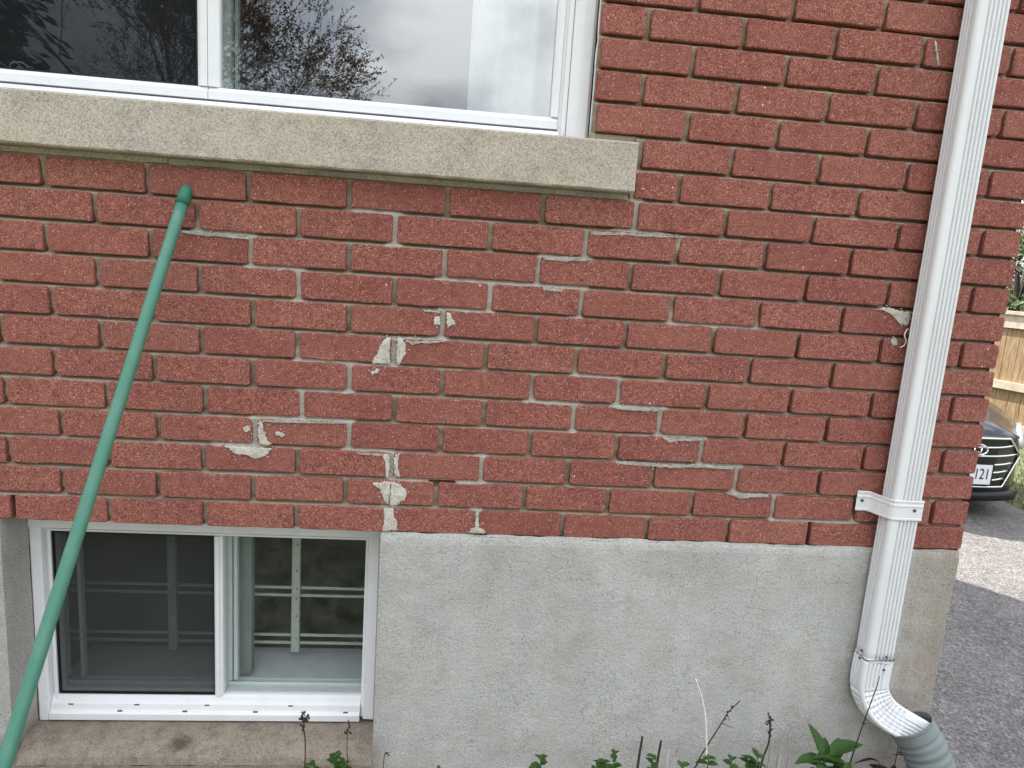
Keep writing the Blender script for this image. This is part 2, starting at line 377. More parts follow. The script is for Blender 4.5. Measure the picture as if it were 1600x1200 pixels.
# ------------------------------------------------------------------ house
XC, XL, YB, ZT = 1.359, -4.2, 4.30, 5.6           # right corner, left end, rear, wall top; last two shaped for the driveway shadow
house = empty('brick_house', (-1.4, 2.1, G))
tag(house, 'red brick house wall on a grey parged foundation with two white windows', 'house')
WX0, WX1, WZ0, WZ1 = -1.72, 0.2945, 1.845, 3.03   # main window opening in the brickwork
SX0, SX1, SZ0, SZ1 = -1.85, 0.392, 1.720, 1.828   # stone sill
BX0, BX1, BZ0 = -1.003, -0.1405, 0.302             # basement window opening

JT = {1:[-0.976,-0.765,-0.551,-0.341,-0.123,0.089,0.301,0.514,0.724,0.937],
2:[-0.865,-0.654,-0.441,-0.228,-0.013,0.201,0.409,0.623,0.834,1.050,1.261],
3:[-0.978,-0.761,-0.553,-0.340,-0.122,0.092,0.303,0.515,0.728,0.944],
4:[-0.863,-0.651,-0.437,-0.223,-0.008,0.205,0.418,0.630,0.841,1.052,1.263],
5:[-0.977,-0.762,-0.548,-0.332,-0.120,0.090,0.305,0.518,0.733,0.943],
6:[-0.871,-0.657,-0.443,-0.226,-0.012,0.201,0.410,0.628,0.839,1.049,1.261],
7:[-0.980,-0.770,-0.555,-0.343,-0.126,0.086,0.300,0.515,0.727,0.937],
8:[-0.871,-0.658,-0.443,-0.230,-0.018,0.199,0.412,0.627,0.838,1.049,1.261],
9:[-0.982,-0.773,-0.557,-0.343,-0.130,0.087,0.301,0.518,0.731,0.941],
10:[-0.876,-0.660,-0.448,-0.234,-0.020,0.194,0.411,0.626,0.839,1.047,1.263],
11:[-0.985,-0.774,-0.561,-0.345,-0.134,0.080,0.300,0.516,0.729,0.940],
12:[-0.877,-0.664,-0.453,-0.237,-0.020,0.196,0.410,0.624,0.837,1.050,1.262],
13:[0.505,0.723,0.937], 14:[0.621,0.831,1.046,1.254], 15:[0.509,0.721,0.937], 16:[0.398,0.615,0.831,1.044,1.259],
17:[0.506,0.722,0.938], 18:[0.398,0.615,0.828,1.039,1.254], 19:[0.504,0.721,0.934], 20:[0.398,0.612,0.823,1.037,1.250]}

def fbm(x, z, s, o=3): return noise.fractal((x*s, z*s, 4.7), 1.0, 2.0, o)

# -- mortar: the wall itself, raked joints with hand-tooled depth, newer pointing along the old cracks
PATCH=[
 [(-0.1349,1.3601),(-0.1430,1.3622),(-0.1493,1.3544),(-0.1555,1.3467),(-0.1595,1.3372),(-0.1613,1.3259),(-0.1679,1.3144),(-0.1714,1.3105),(-0.1746,1.2991),(-0.1582,1.2982),(-0.1474,1.3006),(-0.1326,1.2977),(-0.1356,1.3274)],
 [(-0.1186,1.3599),(-0.1114,1.3614),(-0.1038,1.3552),(-0.0979,1.3444),(-0.0990,1.3258),(-0.1048,1.3161),(-0.1090,1.3028),(-0.1180,1.2978),(-0.1206,1.3283)],
 [(-0.0353,1.4154),(-0.0236,1.4154),(-0.0234,1.3970),(-0.0308,1.3980),(-0.0387,1.3953),(-0.0376,1.4017),(-0.0404,1.4070)],
 [(-0.0096,1.4273),(-0.0010,1.4252),(0.0020,1.4170),(0.0082,1.4100),(0.0114,1.3991),(0.0022,1.3978),(-0.0048,1.3915),(-0.0092,1.4052)],
 [(-0.1776,1.2795),(-0.1686,1.2815),(-0.1651,1.2866),(-0.1578,1.2862),(-0.1593,1.2756),(-0.1666,1.2764),(-0.1719,1.2708)],
 [(-0.4267,1.1524),(-0.4202,1.1478),(-0.4176,1.1319),(-0.4121,1.1131),(-0.4084,1.1018),(-0.3975,1.0965),(-0.4102,1.0921),(-0.4211,1.0943),(-0.4265,1.0990),(-0.4295,1.1237)],
 [(-0.5056,1.0866),(-0.4769,1.0864),(-0.4337,1.0868),(-0.3975,1.0853),(-0.4046,1.0742),(-0.4119,1.0677),(-0.4220,1.0642),(-0.4336,1.0590),(-0.4481,1.0661),(-0.4596,1.0687),(-0.4812,1.0693),(-0.4913,1.0796)],
 [(-0.1635,1.0128),(-0.1503,1.0122),(-0.1373,1.0167),(-0.1203,1.0158),(-0.1108,1.0150),(-0.1013,1.0126),(-0.0953,1.0056),(-0.0868,1.0000),(-0.0814,0.9902),(-0.0837,0.9800),(-0.0883,0.9718),(-0.0975,0.9654),(-0.1049,0.9591),(-0.1162,0.9559),(-0.1258,0.9603),(-0.1316,0.9641),(-0.1377,0.9739),(-0.1399,0.9839),(-0.1448,0.9937),(-0.1480,0.9995),(-0.1575,1.0031)],
 [(-0.1143,1.0860),(-0.1041,1.0852),(-0.1057,1.0765),(-0.1078,1.0646),(-0.1048,1.0529),(-0.1044,1.0430),(-0.0981,1.0286),(-0.1057,1.0283),(-0.1124,1.0368),(-0.1156,1.0603)],
 [(-0.1285,1.0853),(-0.1397,1.0837),(-0.1433,1.0796),(-0.1362,1.0713),(-0.1358,1.0595),(-0.1319,1.0240),(-0.1254,1.0223),(-0.1268,1.0599)],
 [(1.0348,1.4990),(1.0403,1.5032),(1.0547,1.5029),(1.0718,1.4989),(1.1096,1.4947),(1.1112,1.4812),(1.1093,1.4686),(1.1029,1.4627),(1.0951,1.4646),(1.0860,1.4648),(1.0788,1.4706),(1.0732,1.4788),(1.0616,1.4867),(1.0503,1.4922)],
 [(1.0700,1.4259),(1.0773,1.4314),(1.0862,1.4280),(1.0887,1.4211),(1.0865,1.4142),(1.0765,1.4125)],
 [(-0.3905,1.1256),(-0.3851,1.1281),(-0.3797,1.1242),(-0.3743,1.1252),(-0.3687,1.1189),(-0.3752,1.1129),(-0.3814,1.1191),(-0.3886,1.1161)],
 [(-0.4625,1.1328),(-0.4525,1.1379),(-0.4464,1.1287),(-0.4518,1.1227),(-0.4589,1.1212)],
 [(0.4021,1.2251),(0.4256,1.2255),(0.4609,1.2269),(0.5124,1.2259),(0.5124,1.2192),(0.4894,1.2189),(0.4579,1.2181),(0.4262,1.2196),(0.4066,1.2195)],
 [(0.5280,1.1553),(0.5561,1.1550),(0.6286,1.1551),(0.6252,1.1501),(0.5847,1.1507),(0.5649,1.1481),(0.5472,1.1445),(0.5327,1.1491)],
 [(0.4171,1.0890),(0.4629,1.0902),(0.5596,1.0870),(0.6322,1.0913),(0.7184,1.0889),(0.7149,1.0838),(0.6330,1.0844),(0.5646,1.0790),(0.4636,1.0829),(0.4236,1.0836)],
 [(0.7023,1.0210),(0.7396,1.0204),(0.8144,1.0212),(0.8152,1.0158),(0.7738,1.0129),(0.7660,1.0093),(0.7413,1.0075),(0.7281,1.0128)],
 [(0.2015,1.5673),(0.2421,1.5683),(0.3090,1.5710),(0.3058,1.5646),(0.2873,1.5627),(0.2541,1.5586),(0.2279,1.5611),(0.2057,1.5607)],
 [(0.3075,1.6304),(0.3632,1.6330),(0.4609,1.6342),(0.5219,1.6327),(0.4615,1.6291),(0.3675,1.6275),(0.3339,1.6262),(0.3119,1.6229)],
 [(0.2029,1.5001),(0.2292,1.4974),(0.2555,1.4962),(0.2530,1.4902),(0.2261,1.4892),(0.2110,1.4908)],
 [(-0.0687,1.4291),(-0.0250,1.4289),(-0.0240,1.4227),(-0.0430,1.4245),(-0.0576,1.4236)],
 [(-0.1020,1.3561),(-0.0765,1.3568),(-0.0068,1.3598),(-0.0397,1.3538),(-0.0762,1.3505),(-0.0870,1.3469)],
 [(-0.2104,1.0844),(-0.1621,1.0846),(-0.1397,1.0840),(-0.1395,1.0801),(-0.1619,1.0795),(-0.1992,1.0810)],
 [(-0.5914,1.5680),(-0.5375,1.5674),(-0.4525,1.5645),(-0.4525,1.5596),(-0.5037,1.5609),(-0.5376,1.5605),(-0.5915,1.5635)],
 [(-0.4196,1.1527),(-0.3402,1.1547),(-0.2307,1.1543),(-0.3256,1.1508),(-0.3799,1.1490),(-0.4123,1.1489)],
 [(0.0748,0.9045),(0.0864,0.9069),(0.0871,0.9480),(0.0910,0.9482),(0.0950,0.9072),(0.1081,0.9036),(0.1145,0.8955),(0.0715,0.8941)],
 [(-0.1349,0.9499),(-0.1121,0.9496),(-0.1106,0.9286),(-0.1012,0.9127),(-0.1024,0.8943),(-0.1367,0.8919),(-0.1336,0.9115)],
 [(1.0584,2.1065),(1.0621,2.1075),(1.0688,2.0836),(1.0776,2.0576),(1.0747,2.0560),(1.0658,2.0833)],
]
REPAIR=[
 [(0.409,1.726),(0.413,1.648),(0.515,1.622)],
 [(0.413,1.644),(0.306,1.604),(0.304,1.561),(0.205,1.564),(0.198,1.510),(0.086,1.503),(0.088,1.437),(-0.014,1.431),(-0.018,1.357),(-0.124,1.350),(-0.127,1.291),(-0.227,1.281),(-0.225,1.233),(-0.334,1.224),(-0.332,1.159),(-0.434,1.154),(-0.434,1.093),(-0.520,1.086)],
 [(-0.333,1.159),(-0.223,1.157),(-0.222,1.090),(-0.125,1.084),(-0.122,1.013),(-0.125,0.891)],
 [(-0.123,1.028),(0.014,1.023),(0.094,1.026),(0.090,1.085)],
 [(0.291,1.432),(0.301,1.473),(0.298,1.505),(0.225,1.497)],
 [(0.302,1.299),(0.396,1.293),(0.411,1.231),(0.514,1.224),(0.521,1.161),(0.626,1.154),(0.634,1.088),(0.724,1.087),(0.731,1.022),(0.840,1.015),(0.844,0.950),(1.054,0.953)],
 [(0.308,1.163),(0.303,1.221),(0.200,1.229)],
 [(-0.027,1.538),(-0.025,1.503),(0.077,1.502)],
 [(-0.136,1.569),(-0.135,1.630),(-0.216,1.644)],
 [(-0.558,1.571),(-0.449,1.563),(-0.448,1.507),(-0.344,1.503),(-0.343,1.432)],
 [(0.087,0.956),(0.091,0.899)],
 [(-0.125,0.956),(-0.122,0.892)],
 [(-0.227,1.307),(-0.342,1.308)],
 [(0.520,1.441),(0.631,1.430),(0.735,1.436)],
]

def seg_d(px, pz, a, b):
    ax, az = a; bx, bz = b; dx, dz = bx-ax, bz-az; L2 = dx*dx+dz*dz
    t = max(0, min(1, ((px-ax)*dx+(pz-az)*dz)/L2)) if L2 else 0
    return math.hypot(px-ax-t*dx, pz-az-t*dz)
SEGS = [(p[i], p[i+1]) for p in REPAIR for i in range(len(p)-1)]
HOLES = [(0.9373, 0.918, 0.010, 0.032), (-0.977, 0.905, 0.007, 0.030), (-0.977, 0.890, 0.02, 0.006), (0.0, 1.0195, 0.028, 0.004)]
def open_main(x, z): return WX0 < x < WX1 and WZ0 < z < WZ1 or SX0 < x < SX1 and SZ0 < z < WZ0+0.001
vx, vf, vc = [], [], []
x0, x1, z0, z1, st = -1.20, XC-0.009, B0+0.002, B0+PITCH*21, 0.006
nx = int((x1-x0)/st)
zl = []
for k in range(0, 22):
    for ph in (-0.30, -0.095, -0.06, -0.025, 0.01, 0.045, 0.075, 0.10, 0.30, 0.5):
        z = B0+(k+ph)*PITCH
        if z0 < z < z1: zl.append(z)
zl = [z0]+zl+[z1]; nz = len(zl)-1
for j in range(nz+1):
    for i in range(nx+1):
        x = x0+(x1-x0)*i/nx; z = zl[j]
        d = min(seg_d(x, z, a, b) for a, b in SEGS) if (z < 1.75) else 1
        w = 0.014 + 0.010*noise.noise((x*24, z*24, 0))
        m = max(0.0, min(1.0, (w+0.006-d)/0.006))
        ph = (z-B0)/PITCH; ph -= round(ph)
        if abs(ph) < 0.12:                                  # bed joint: struck, deep under the upper brick, full on the lower one
            y = 0.0125 + 0.135*max(-0.06, min(0.06, ph)) + 0.0022*fbm(x, z, 55) + 0.0015*fbm(x, z, 9)
        else:
            y = 0.0125 + 0.0030*fbm(x, z, 50) + 0.0015*fbm(x, z, 13)
        y += (0.006 if z < 1.7 else 0.001)*max(0.0, min(1.0, (x-0.55)/0.4))
        y = y*(1-m) + m*(y*0.42+0.0005+0.002*fbm(x, z, 80))
        for hx, hz, rx, rz in HOLES:
            if abs(x-hx) < rx and abs(z-hz) < rz: y = 0.055; m = 0
        if i == nx: y = 0.018
        vx.append((x, y, z)); vc.append(m*min(1.0, 0.6+0.5*(0.5+noise.noise((x*9, z*9, 8)))))
for j in range(nz):
    for i in range(nx):
        a = j*(nx+1)+i
        cx_, cz_ = (vx[a][0]+vx[a+1][0])/2, (vx[a][2]+vx[a+nx+1][2])/2
        if open_main(cx_, cz_): continue
        vf.append((a, a+1, a+nx+2, a+nx+1))
# coarse remainder of the wall core, left of and above the close-up field
def sheet(xa, xb, za, zb, y=0.0095):
    i = len(vx); vx.extend([(xa, y, za), (xb, y, za), (xb, y, zb), (xa, y, zb)]); vc.extend([0]*4); vf.append((i, i+1, i+2, i+3))
sheet(XL, x0, z0, SZ0); sheet(XL, SX0, SZ0, z1); sheet(XL, WX0, z1, WZ1); sheet(WX1, XC-0.009, z1, WZ1); sheet(XL, XC-0.009, WZ1, ZT)
sheet(SX0, WX0, WZ0, z1)
# returns: corner, and the jambs of the opening
def ret(x, ya, yb, za, zb):
    i = len(vx); vx.extend([(x, ya, za), (x, yb, za), (x, yb, zb), (x, ya, zb)]); vc.extend([0]*4); vf.append((i, i+1, i+2, i+3))
ret(XC-0.009, 0.0095, YB, B0+0.002, ZT); ret(WX1+0.006, 0.008, 0.14, WZ0, WZ1); ret(WX0-0.006, 0.008, 0.14, WZ0, WZ1)
def flat(xa, xb, ya, yb, z):
    i = len(vx); vx.extend([(xa, ya, z), (xb, ya, z), (xb, yb, z), (xa, yb, z)]); vc.extend([0]*4); vf.append((i, i+1, i+2, i+3))
flat(WX0-0.006, WX1+0.006, 0.008, 0.14, WZ1+0.004)
me = bpy.data.meshes.new('brick_wall'); me.from_pydata(vx, [], vf); me.materials.append(M['mortar'])
ca = me.color_attributes.new('mask', 'FLOAT_COLOR', 'POINT')
for k, m in enumerate(vc): ca.data[k].color = (m, m, m, 1)
for p in me.polygons: p.use_smooth = True
wall = link('brick_wall', me, house)

# -- bricks
def brick_mesh(L_, H_, seed, deep=0.092, chip=0):
    r = random.Random(seed); n = lambda a: r.uniform(-a, a)
    hl, hh, rc = L_/2, H_/2, r.uniform(0.0025, 0.005)
    out = []
    nxp, nzp = max(3, int(L_/0.026)), 3
    def side(a, b, k):
        for i in range(1, k):
            t = i/k; out.append((a[0]+(b[0]-a[0])*t+n(0.0009), a[1]+(b[1]-a[1])*t+n(0.0009)))
    cr = [(-hl, -hh), (hl, -hh), (hl, hh), (-hl, hh)]
    for q in range(4):
        a, b = cr[q], cr[(q+1) % 4]; p = cr[q-1]
        rr = rc*r.uniform(0.6, 1.7)
        va = Vector((b[0]-a[0], b[1]-a[1])).normalized(); vp = Vector((p[0]-a[0], p[1]-a[1])).normalized(); A = Vector(a)
        for w0, w1 in ((0, 1.0), (0.32, 0.32), (1.0, 0)):
            out.append(tuple(A+va*rr*w0+vp*rr*w1))
        side(a, b, nxp if q % 2 == 0 else nzp)
    rings = []
    for ins, y in ((0.0030, 0.0), (0.0009, 0.0009), (0.0, 0.0032), (0.0, deep)):
        ring = []
        for x, z in out:
            s = Vector((x, z)); k = Vector((max(-1, min(1, x/hl)), max(-1, min(1, z/hh))))
            ex = ins*r.uniform(0.6, 1.4) if ins else 0
            X = x - (math.copysign(ex, x) if abs(x) > hl-0.008 else 0); Z = z - (math.copysign(ex, z) if abs(z) > hh-0.008 else 0)
            ring.append((X, y + (n(0.0005) if y < 0.05 else 0), Z))
        rings.append(ring)
    b = MB(); b.loft(rings, True, True, True)
    return b.mesh('brick', M['brick'])

VAR = [brick_mesh(0.2025, 0.0605, 100+k) for k in range(14)]
HVAR = [brick_mesh(0.0915, 0.0605, 300+k) for k in range(6)]
field = MB()
def place_brick(a, b, k, obj=True):
    zc = B0+(k-0.5)*PITCH; L_ = b-a
    if obj:
        if L_ > 0.15: me = rnd.choice(VAR); s = L_/0.2025
        else: me = rnd.choice(HVAR); s = L_/0.0915
        o = bpy.data.objects.new('brick', me); COL.objects.link(o); o.parent = wall; o.matrix_parent_inverse = inv_world(wall)
        o.location = ((a+b)/2, rnd.uniform(-0.0012, 0.0016), zc+rnd.uniform(-0.0008, 0.0008))
        flip = rnd.random() < 0.5
        o.scale = (-s if flip else s, 1, rnd.uniform(0.985, 1.012))
        o.rotation_euler = (rnd.uniform(-0.006, 0.006), rnd.uniform(-0.0025, 0.0025), rnd.uniform(-0.004, 0.004))
    else:
        field.box(a, b, rnd.uniform(0, 0.001), 0.09, zc-0.0292, zc+0.0292)
J2 = 0.0054
nb = 0
for k in range(1, 69):
    zc = B0+(k-0.5)*PITCH
    if k in JT:
        js = sorted(JT[k])
        if k % 2 == 1 and max(js) < 1.0: js.append(1.153)
    else:
        off = 1.153 if k % 2 else 1.262
        js = [off-0.2133*i for i in range(3)][::-1]
    while js[0] > XL: js.insert(0, js[0]-0.2135)
    eds = [XL]+[j for j in js if j > XL+0.03]+[XC]
    for a, b in zip(eds[:-1], eds[1:]):
        a2 = a+J2 if a > XL+0.001 else a; b2 = b-J2 if b < XC-0.001 else b
        for lo, hi in ((WX0, WX1), (SX0-0.006, SX1+0.010)):
            inz = (WZ0-0.01 < zc < WZ1) if hi == WX1 else (SZ0-0.02 < zc < WZ0)
            if inz:
                if a2 < hi and b2 > hi: a2 = max(a2, hi)
                elif b2 > lo and a2 < lo: b2 = min(b2, lo)
                elif a2 >= lo and b2 <= hi: a2 = b2
        if b2-a2 < 0.02: continue
        vis = k <= 20 and b2 > -1.07
        place_brick(a2, b2, k, vis); nb += vis
# return of the corner round the side of the house
for k in range(1, 69):
    zc = B0+(k-0.5)*PITCH; y = 0.102 if k % 2 else 0.213
    while y < YB:
        y2 = min(y+0.2015, YB); field.box(XC-0.09, XC, y, y2, zc-0.0292, zc+0.0292); y = y2+0.012
    if k % 2 == 0 and k > 20: field.box(XC-0.09, XC-0.0005, 0.0935, 0.2015, zc-0.0292, zc+0.0292)
for k in range(2, 21, 2):
    zc = B0+(k-0.5)*PITCH; field.box(XC-0.09, XC-0.0005, 0.0935, 0.2015, zc-0.0292, zc+0.0292)
stuff(field.build('brick_field', M['brick'], wall))

# -- smears of pale mortar left on the brick faces
for L_ in PATCH:
    b = MB(); cx_ = sum(p[0] for p in L_)/len(L_); cz_ = sum(p[1] for p in L_)/len(L_)
    pts = []
    for i in range(len(L_)):
        p, q = L_[i], L_[(i+1) % len(L_)]; d = math.hypot(q[0]-p[0], q[1]-p[1]); m = max(1, int(d/0.004))
        for k in range(m):
            t = k/m; jx = 0.0014
            pts.append((p[0]+(q[0]-p[0])*t+rnd.uniform(-jx, jx), p[1]+(q[1]-p[1])*t+rnd.uniform(-jx, jx)))
    sc = lambda s, y: [(cx_+(x-cx_)*s, y+rnd.uniform(-0.0003, 0.0003), cz_+(z-cz_)*s) for x, z in pts]
    rings = [sc(1.0, 0.008), sc(1.0, -0.0012), sc(0.9, -0.0026), sc(0.5, -0.0030)]
    b.loft(rings)
    area = (max(p[0] for p in L_)-min(p[0] for p in L_))*(max(p[1] for p in L_)-min(p[1] for p in L_))
    for q in range(int(3+area*9000)):                     # crumbs and flecks round the smear
        p = rnd.choice(pts); x = p[0]+rnd.gauss(0, 0.006); z = p[1]+rnd.gauss(0, 0.005); s_ = rnd.uniform(0.0007, 0.0021)
        rr = [s_*rnd.uniform(0.5, 1.2) for _ in range(7)]
        f = lambda k, y: [(x+math.cos(6.2832*i/7)*rr[i]*k, y, z+math.sin(6.2832*i/7)*rr[i]*k) for i in range(7)]
        b.loft([f(1, 0.004), f(1, -0.0010), f(0.6, -0.0018)])
    thin = max(p[0] for p in L_)-min(p[0] for p in L_) > 4*(max(p[1] for p in L_)-min(p[1] for p in L_))
    b.build('mortar_smear', M['smear'] if thin else M['patch'], wall)
ck_ = MB(); ck_.tube([(-0.1210+0.0035*noise.noise((k*0.9, 1, 1))-0.0002*k, -0.0030, 1.0125-k*0.0057) for k in range(11)], [0.0003+0.0007*abs(math.sin(k*0.9+0.4)) for k in range(11)], 5)
ck_.build('crack', M['gasket'], wall)

# -- foundation: parged concrete with a window opening and a level concrete ledge in it
fb = MB(); YF = -0.004
def wav(x, z): return YF + 0.0016*fbm(x, z, 7) + 0.0008*fbm(x, z, 25)
def grid(xa, xb, za, zb, s=0.02):
    nx_, nz_ = max(1, int((xb-xa)/s)), max(1, int((zb-za)/s)); b_ = len(fb.v)
    for j in range(nz_+1):
        for i in range(nx_+1):
            x = xa+(xb-xa)*i/nx_; z = za+(zb-za)*j/nz_
            y = wav(x, z)
            if z > B0-0.014: y += (z-(B0-0.014))*0.35
            if j == nz_: z += 0.0045*fbm(x, 1.0, 16)+0.001
            fb.v.append((x, y, z))
    for j in range(nz_):
        for i in range(nx_):
            a = b_+j*(nx_+1)+i; fb.f.append((a, a+1, a+nx_+2, a+nx_+1))
ZTOP = B0+0.003
grid(XL, BX0-0.30, G-0.05, ZTOP, 0.2); grid(BX0-0.30, BX0, G-0.05, ZTOP); grid(BX1, XC-0.012, G-0.05, ZTOP, 0.012); grid(BX0, BX1, G-0.05, BZ0-0.045)
# rounded arris at the house corner, side face
for j in range(52):
    za = G-0.05+(ZTOP-G+0.05)*j/52; zb = G-0.05+(ZTOP-G+0.05)*(j+1)/52
    def prof(z):
        o = 0.003*fbm(0.3, z, 22) + 0.002*fbm(0.7, z, 60)
        w0 = wav(XC-0.012, z)
        if z > B0-0.014: w0 += (z-(B0-0.014))*0.35
        return [(XC-0.012, w0, z), (XC-0.003+o, w0+0.004, z), (XC+o, w0+0.014, z), (XC+o, 0.3, z), (XC, YB, z)]
    A, B_ = prof(za), prof(zb)
    for k in range(4): fb.quad(A[k], A[k+1], B_[k+1], B_[k])
# reveals and ledge
nL = 22
for k in range(nL):
    zq = BZ0-0.05; za = zq+(ZTOP-zq)*k/nL; zb = zq+(ZTOP-zq)*(k+1)/nL
    for X in (BX0, BX1):
        o = lambda z, yv: X + 0.0025*fbm(X, z+yv*3, 20)
        fb.quad((X, wav(X, za), za), (o(za, 1), 0.10, za), (o(zb, 1), 0.10, zb), (X, wav(X, zb), zb))
for k in range(44):
    xa = BX0+(BX1-BX0)*k/44; xb = BX0+(BX1-BX0)*(k+1)/44
    def lp(x):
        q = 0.003*fbm(x, 0.2, 14)
        return [(x, wav(x, BZ0-0.012), BZ0-0.045), (x, 0.002, BZ0-0.028+q), (x, 0.014, BZ0-0.014+q), (x, 0.035, BZ0-0.005+q), (x, 0.07, BZ0+q*0.5), (x, 0.16, BZ0+0.002)]
    A, B_ = lp(xa), lp(xb)
    for m in range(5): fb.quad(A[m], B_[m], B_[m+1], A[m+1])
fb.quad((XL, 0.0, ZTOP-0.004), (BX0, 0.0, ZTOP-0.004), (BX0, 0.095, ZTOP-0.002), (XL, 0.095, ZTOP-0.002)); fb.quad((BX1, 0.0, ZTOP-0.004), (XC-0.01, 0.0, ZTOP-0.004), (XC-0.01, 0.095, ZTOP-0.002), (BX1, 0.095, ZTOP-0.002))
foundation = fb.build('foundation', M['parge'], house)

# -- rest of the shell: left and rear walls, roof, room linings
sh = MB(); sh.quad((XL, 0.02, G), (XL, YB, G), (XL, YB, ZT), (XL, 0.02, ZT)); sh.quad((XL, YB, G), (XC-0.01, YB, G), (XC-0.01, YB, ZT), (XL, YB, ZT))
sh.build('outer_wall', M['brick'], house)  # unseen; rear corner placed to cast the shadow edge on the driveway
rf = MB(); o_ = 0.06; xm = (XL+XC)/2
rf.prism_x([(-0.25, ZT), (YB+o_, ZT), (YB+o_, ZT+0.15), (YB/2, ZT+1.3), (-0.25, ZT+0.15)], XL-o_, XC+o_)
rf.build('roof', M['roof'], house)
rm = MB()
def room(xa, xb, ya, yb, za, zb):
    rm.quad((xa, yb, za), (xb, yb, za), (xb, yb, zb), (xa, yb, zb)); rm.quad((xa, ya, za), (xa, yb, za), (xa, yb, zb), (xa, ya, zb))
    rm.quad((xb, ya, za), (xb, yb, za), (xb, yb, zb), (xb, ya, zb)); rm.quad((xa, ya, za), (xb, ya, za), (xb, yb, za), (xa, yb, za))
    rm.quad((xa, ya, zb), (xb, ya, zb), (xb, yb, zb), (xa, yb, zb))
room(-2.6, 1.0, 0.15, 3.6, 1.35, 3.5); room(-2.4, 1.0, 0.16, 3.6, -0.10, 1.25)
rm.build('room_lining', M['dark'], house)  # near-black colour stands in for the darkness of the unlit rooms

# -- stone sill
sl = MB(); xs = [SX0+(SX1-SX0)*i/90 for i in range(91)]; rings = []
for x in xs:
    q = lambda s, a: a*fbm(x, s, 26)
    yf = -0.035
    rings.append([(x, 0.09, SZ0), (x, yf+0.018, SZ0+q(1, 0.001)), (x, yf+0.012, SZ0+0.006), (x, yf+0.008, SZ0+q(4, 0.001)), (x, yf+0.003, SZ0+0.0005+q(2, 0.0022)), (x, yf+q(3, 0.0012), SZ0+0.004+q(2, 0.0015)), (x, yf+q(5, 0.0006), (SZ0+SZ1)/2), (x, yf+q(6, 0.001), SZ1-0.004), (x, yf+0.004, SZ1), (x, 0.09, SZ1+0.006)])
sl.loft(rings); sill = sl.build('window_sill', M['stone'], house)
lb = MB()
for k in range(40):
    xa = -1.3+(SX1-0.003+1.3)*k/40; xb = -1.3+(SX1-0.003+1.3)*(k+1)/40
    lb.box(xa, xb, 0.011+0.006*noise.noise((k*0.7, 0, 0)), 0.05, SZ0-0.012+0.003*noise.noise((k*0.9, 5, 0)), SZ0-0.0005)
lb.build('bedding_mortar', M['stone'], sill)
mb_ = MB()
mb_.box(WX1-0.002, SX1+0.004, 0.010, 0.08, SZ1+0.001, WZ0+0.002); mb_.box(SX1+0.0005, SX1+0.0105, 0.008, 0.08, SZ0-0.008, SZ1+0.0005)
mb_.build('pointing', M['mortar'], sill, bevel=0.002)

# ------------------------------------------------------------------ main window
V = M['vinyl']
mw = MB()
mw.prism_z([(0.2405, 0.10), (0.2405, 0.047), (0.246, 0.043), (0.262, 0.041), (0.284, 0.043), (0.2915, 0.049), (0.2915, 0.10)], SZ1+0.002, WZ1)      # brick mould, right
mw.prism_z([(0.221, 0.10), (0.221, 0.060), (0.2285, 0.060), (0.2285, 0.054), (0.2398, 0.054), (0.2398, 0.10)], SZ1+0.004, WZ1-0.05)
mw.prism_x([(0.10, SZ1), (0.026, SZ1+0.001), (0.026, SZ1+0.012), (0.040, SZ1+0.021), (0.052, SZ1+0.022), (0.10, SZ1+0.022)], WX0, 0.2207)
mw.box(WX0, 0.24, 0.045, 0.10, WZ1-0.05, WZ1); mw.box(WX0, WX0+0.05, 0.045, 0.10, SZ1+0.023, WZ1-0.051)
win = mw.build('window', V, house, bevel=0.0015)
win['label'] = 'upper white vinyl slider window above the stone sill'
ck = MB()
pts = [(0.2935+0.002*noise.noise((k*0.8, 0, 3)), 0.030+0.004*noise.noise((k*0.6, 2, 3)), SZ1+0.01+k*0.03) for k in range(38)]
ck.tube(pts, [0.003+0.0012*noise.noise((k*1.1, 7, 3)) for k in range(38)], 6); ck.build('caulk_bead', M['vinyl'], win, smooth=True)
zb, zt = SZ1+0.0285, WZ1-0.052
def sash(name, xa, xb, za, zb_, wl, wr, wb, wt, yf, yb, mat=V, parent=win):
    s = MB()
    s.prism_z([(xa, yb), (xa, yf), (xa+wl*0.65, yf), (xa+wl, yf+0.006), (xa+wl, yb)], za+wb+0.0004, zb_-wt-0.0004)
    s.prism_z([(xb, yb), (xb-wr, yb), (xb-wr, yf+0.006), (xb-wr*0.65, yf), (xb, yf)], za+wb+0.0004, zb_-wt-0.0004)
    s.prism_x([(yb, za), (yf, za), (yf, za+wb*0.65), (yf+0.006, za+wb), (yb, za+wb)], xa, xb)
    s.prism_x([(yb, zb_-wt), (yf+0.006, zb_-wt), (yf, zb_-wt*0.65), (yf, zb_), (yb, zb_)], xa, xb)
    return s.build(name, mat, parent, bevel=0.001)
sash('sash', WX0+0.05, -0.5550, zb, zt, 0.022, 0.022, 0.026, 0.024, 0.056, 0.10)
sash('sash', -0.5540, 0.2205, zb, zt, 0.023, 0.0175, 0.026, 0.024, 0.056, 0.10)
def pane(name, xa, xb, za, zb_, y, mat, parent):
    return MB().box(xa, xb, y, y+0.004, za, zb_).build(name, mat, parent)
pane('pane', -0.5315, 0.2035, zb+0.0255, zt-0.0235, 0.072, M['glass'], win)
pane('pane', WX0+0.07, -0.5765, zb+0.0255, zt-0.0235, 0.085, M['glass'], win)
MB().quad((WX0+0.07, 0.066, zb+0.0255), (-0.5765, 0.066, zb+0.0255), (-0.5765, 0.066, zt-0.0235), (WX0+0.07, 0.066, zt-0.0235)).build('insect_screen', M['screen_up'], win)
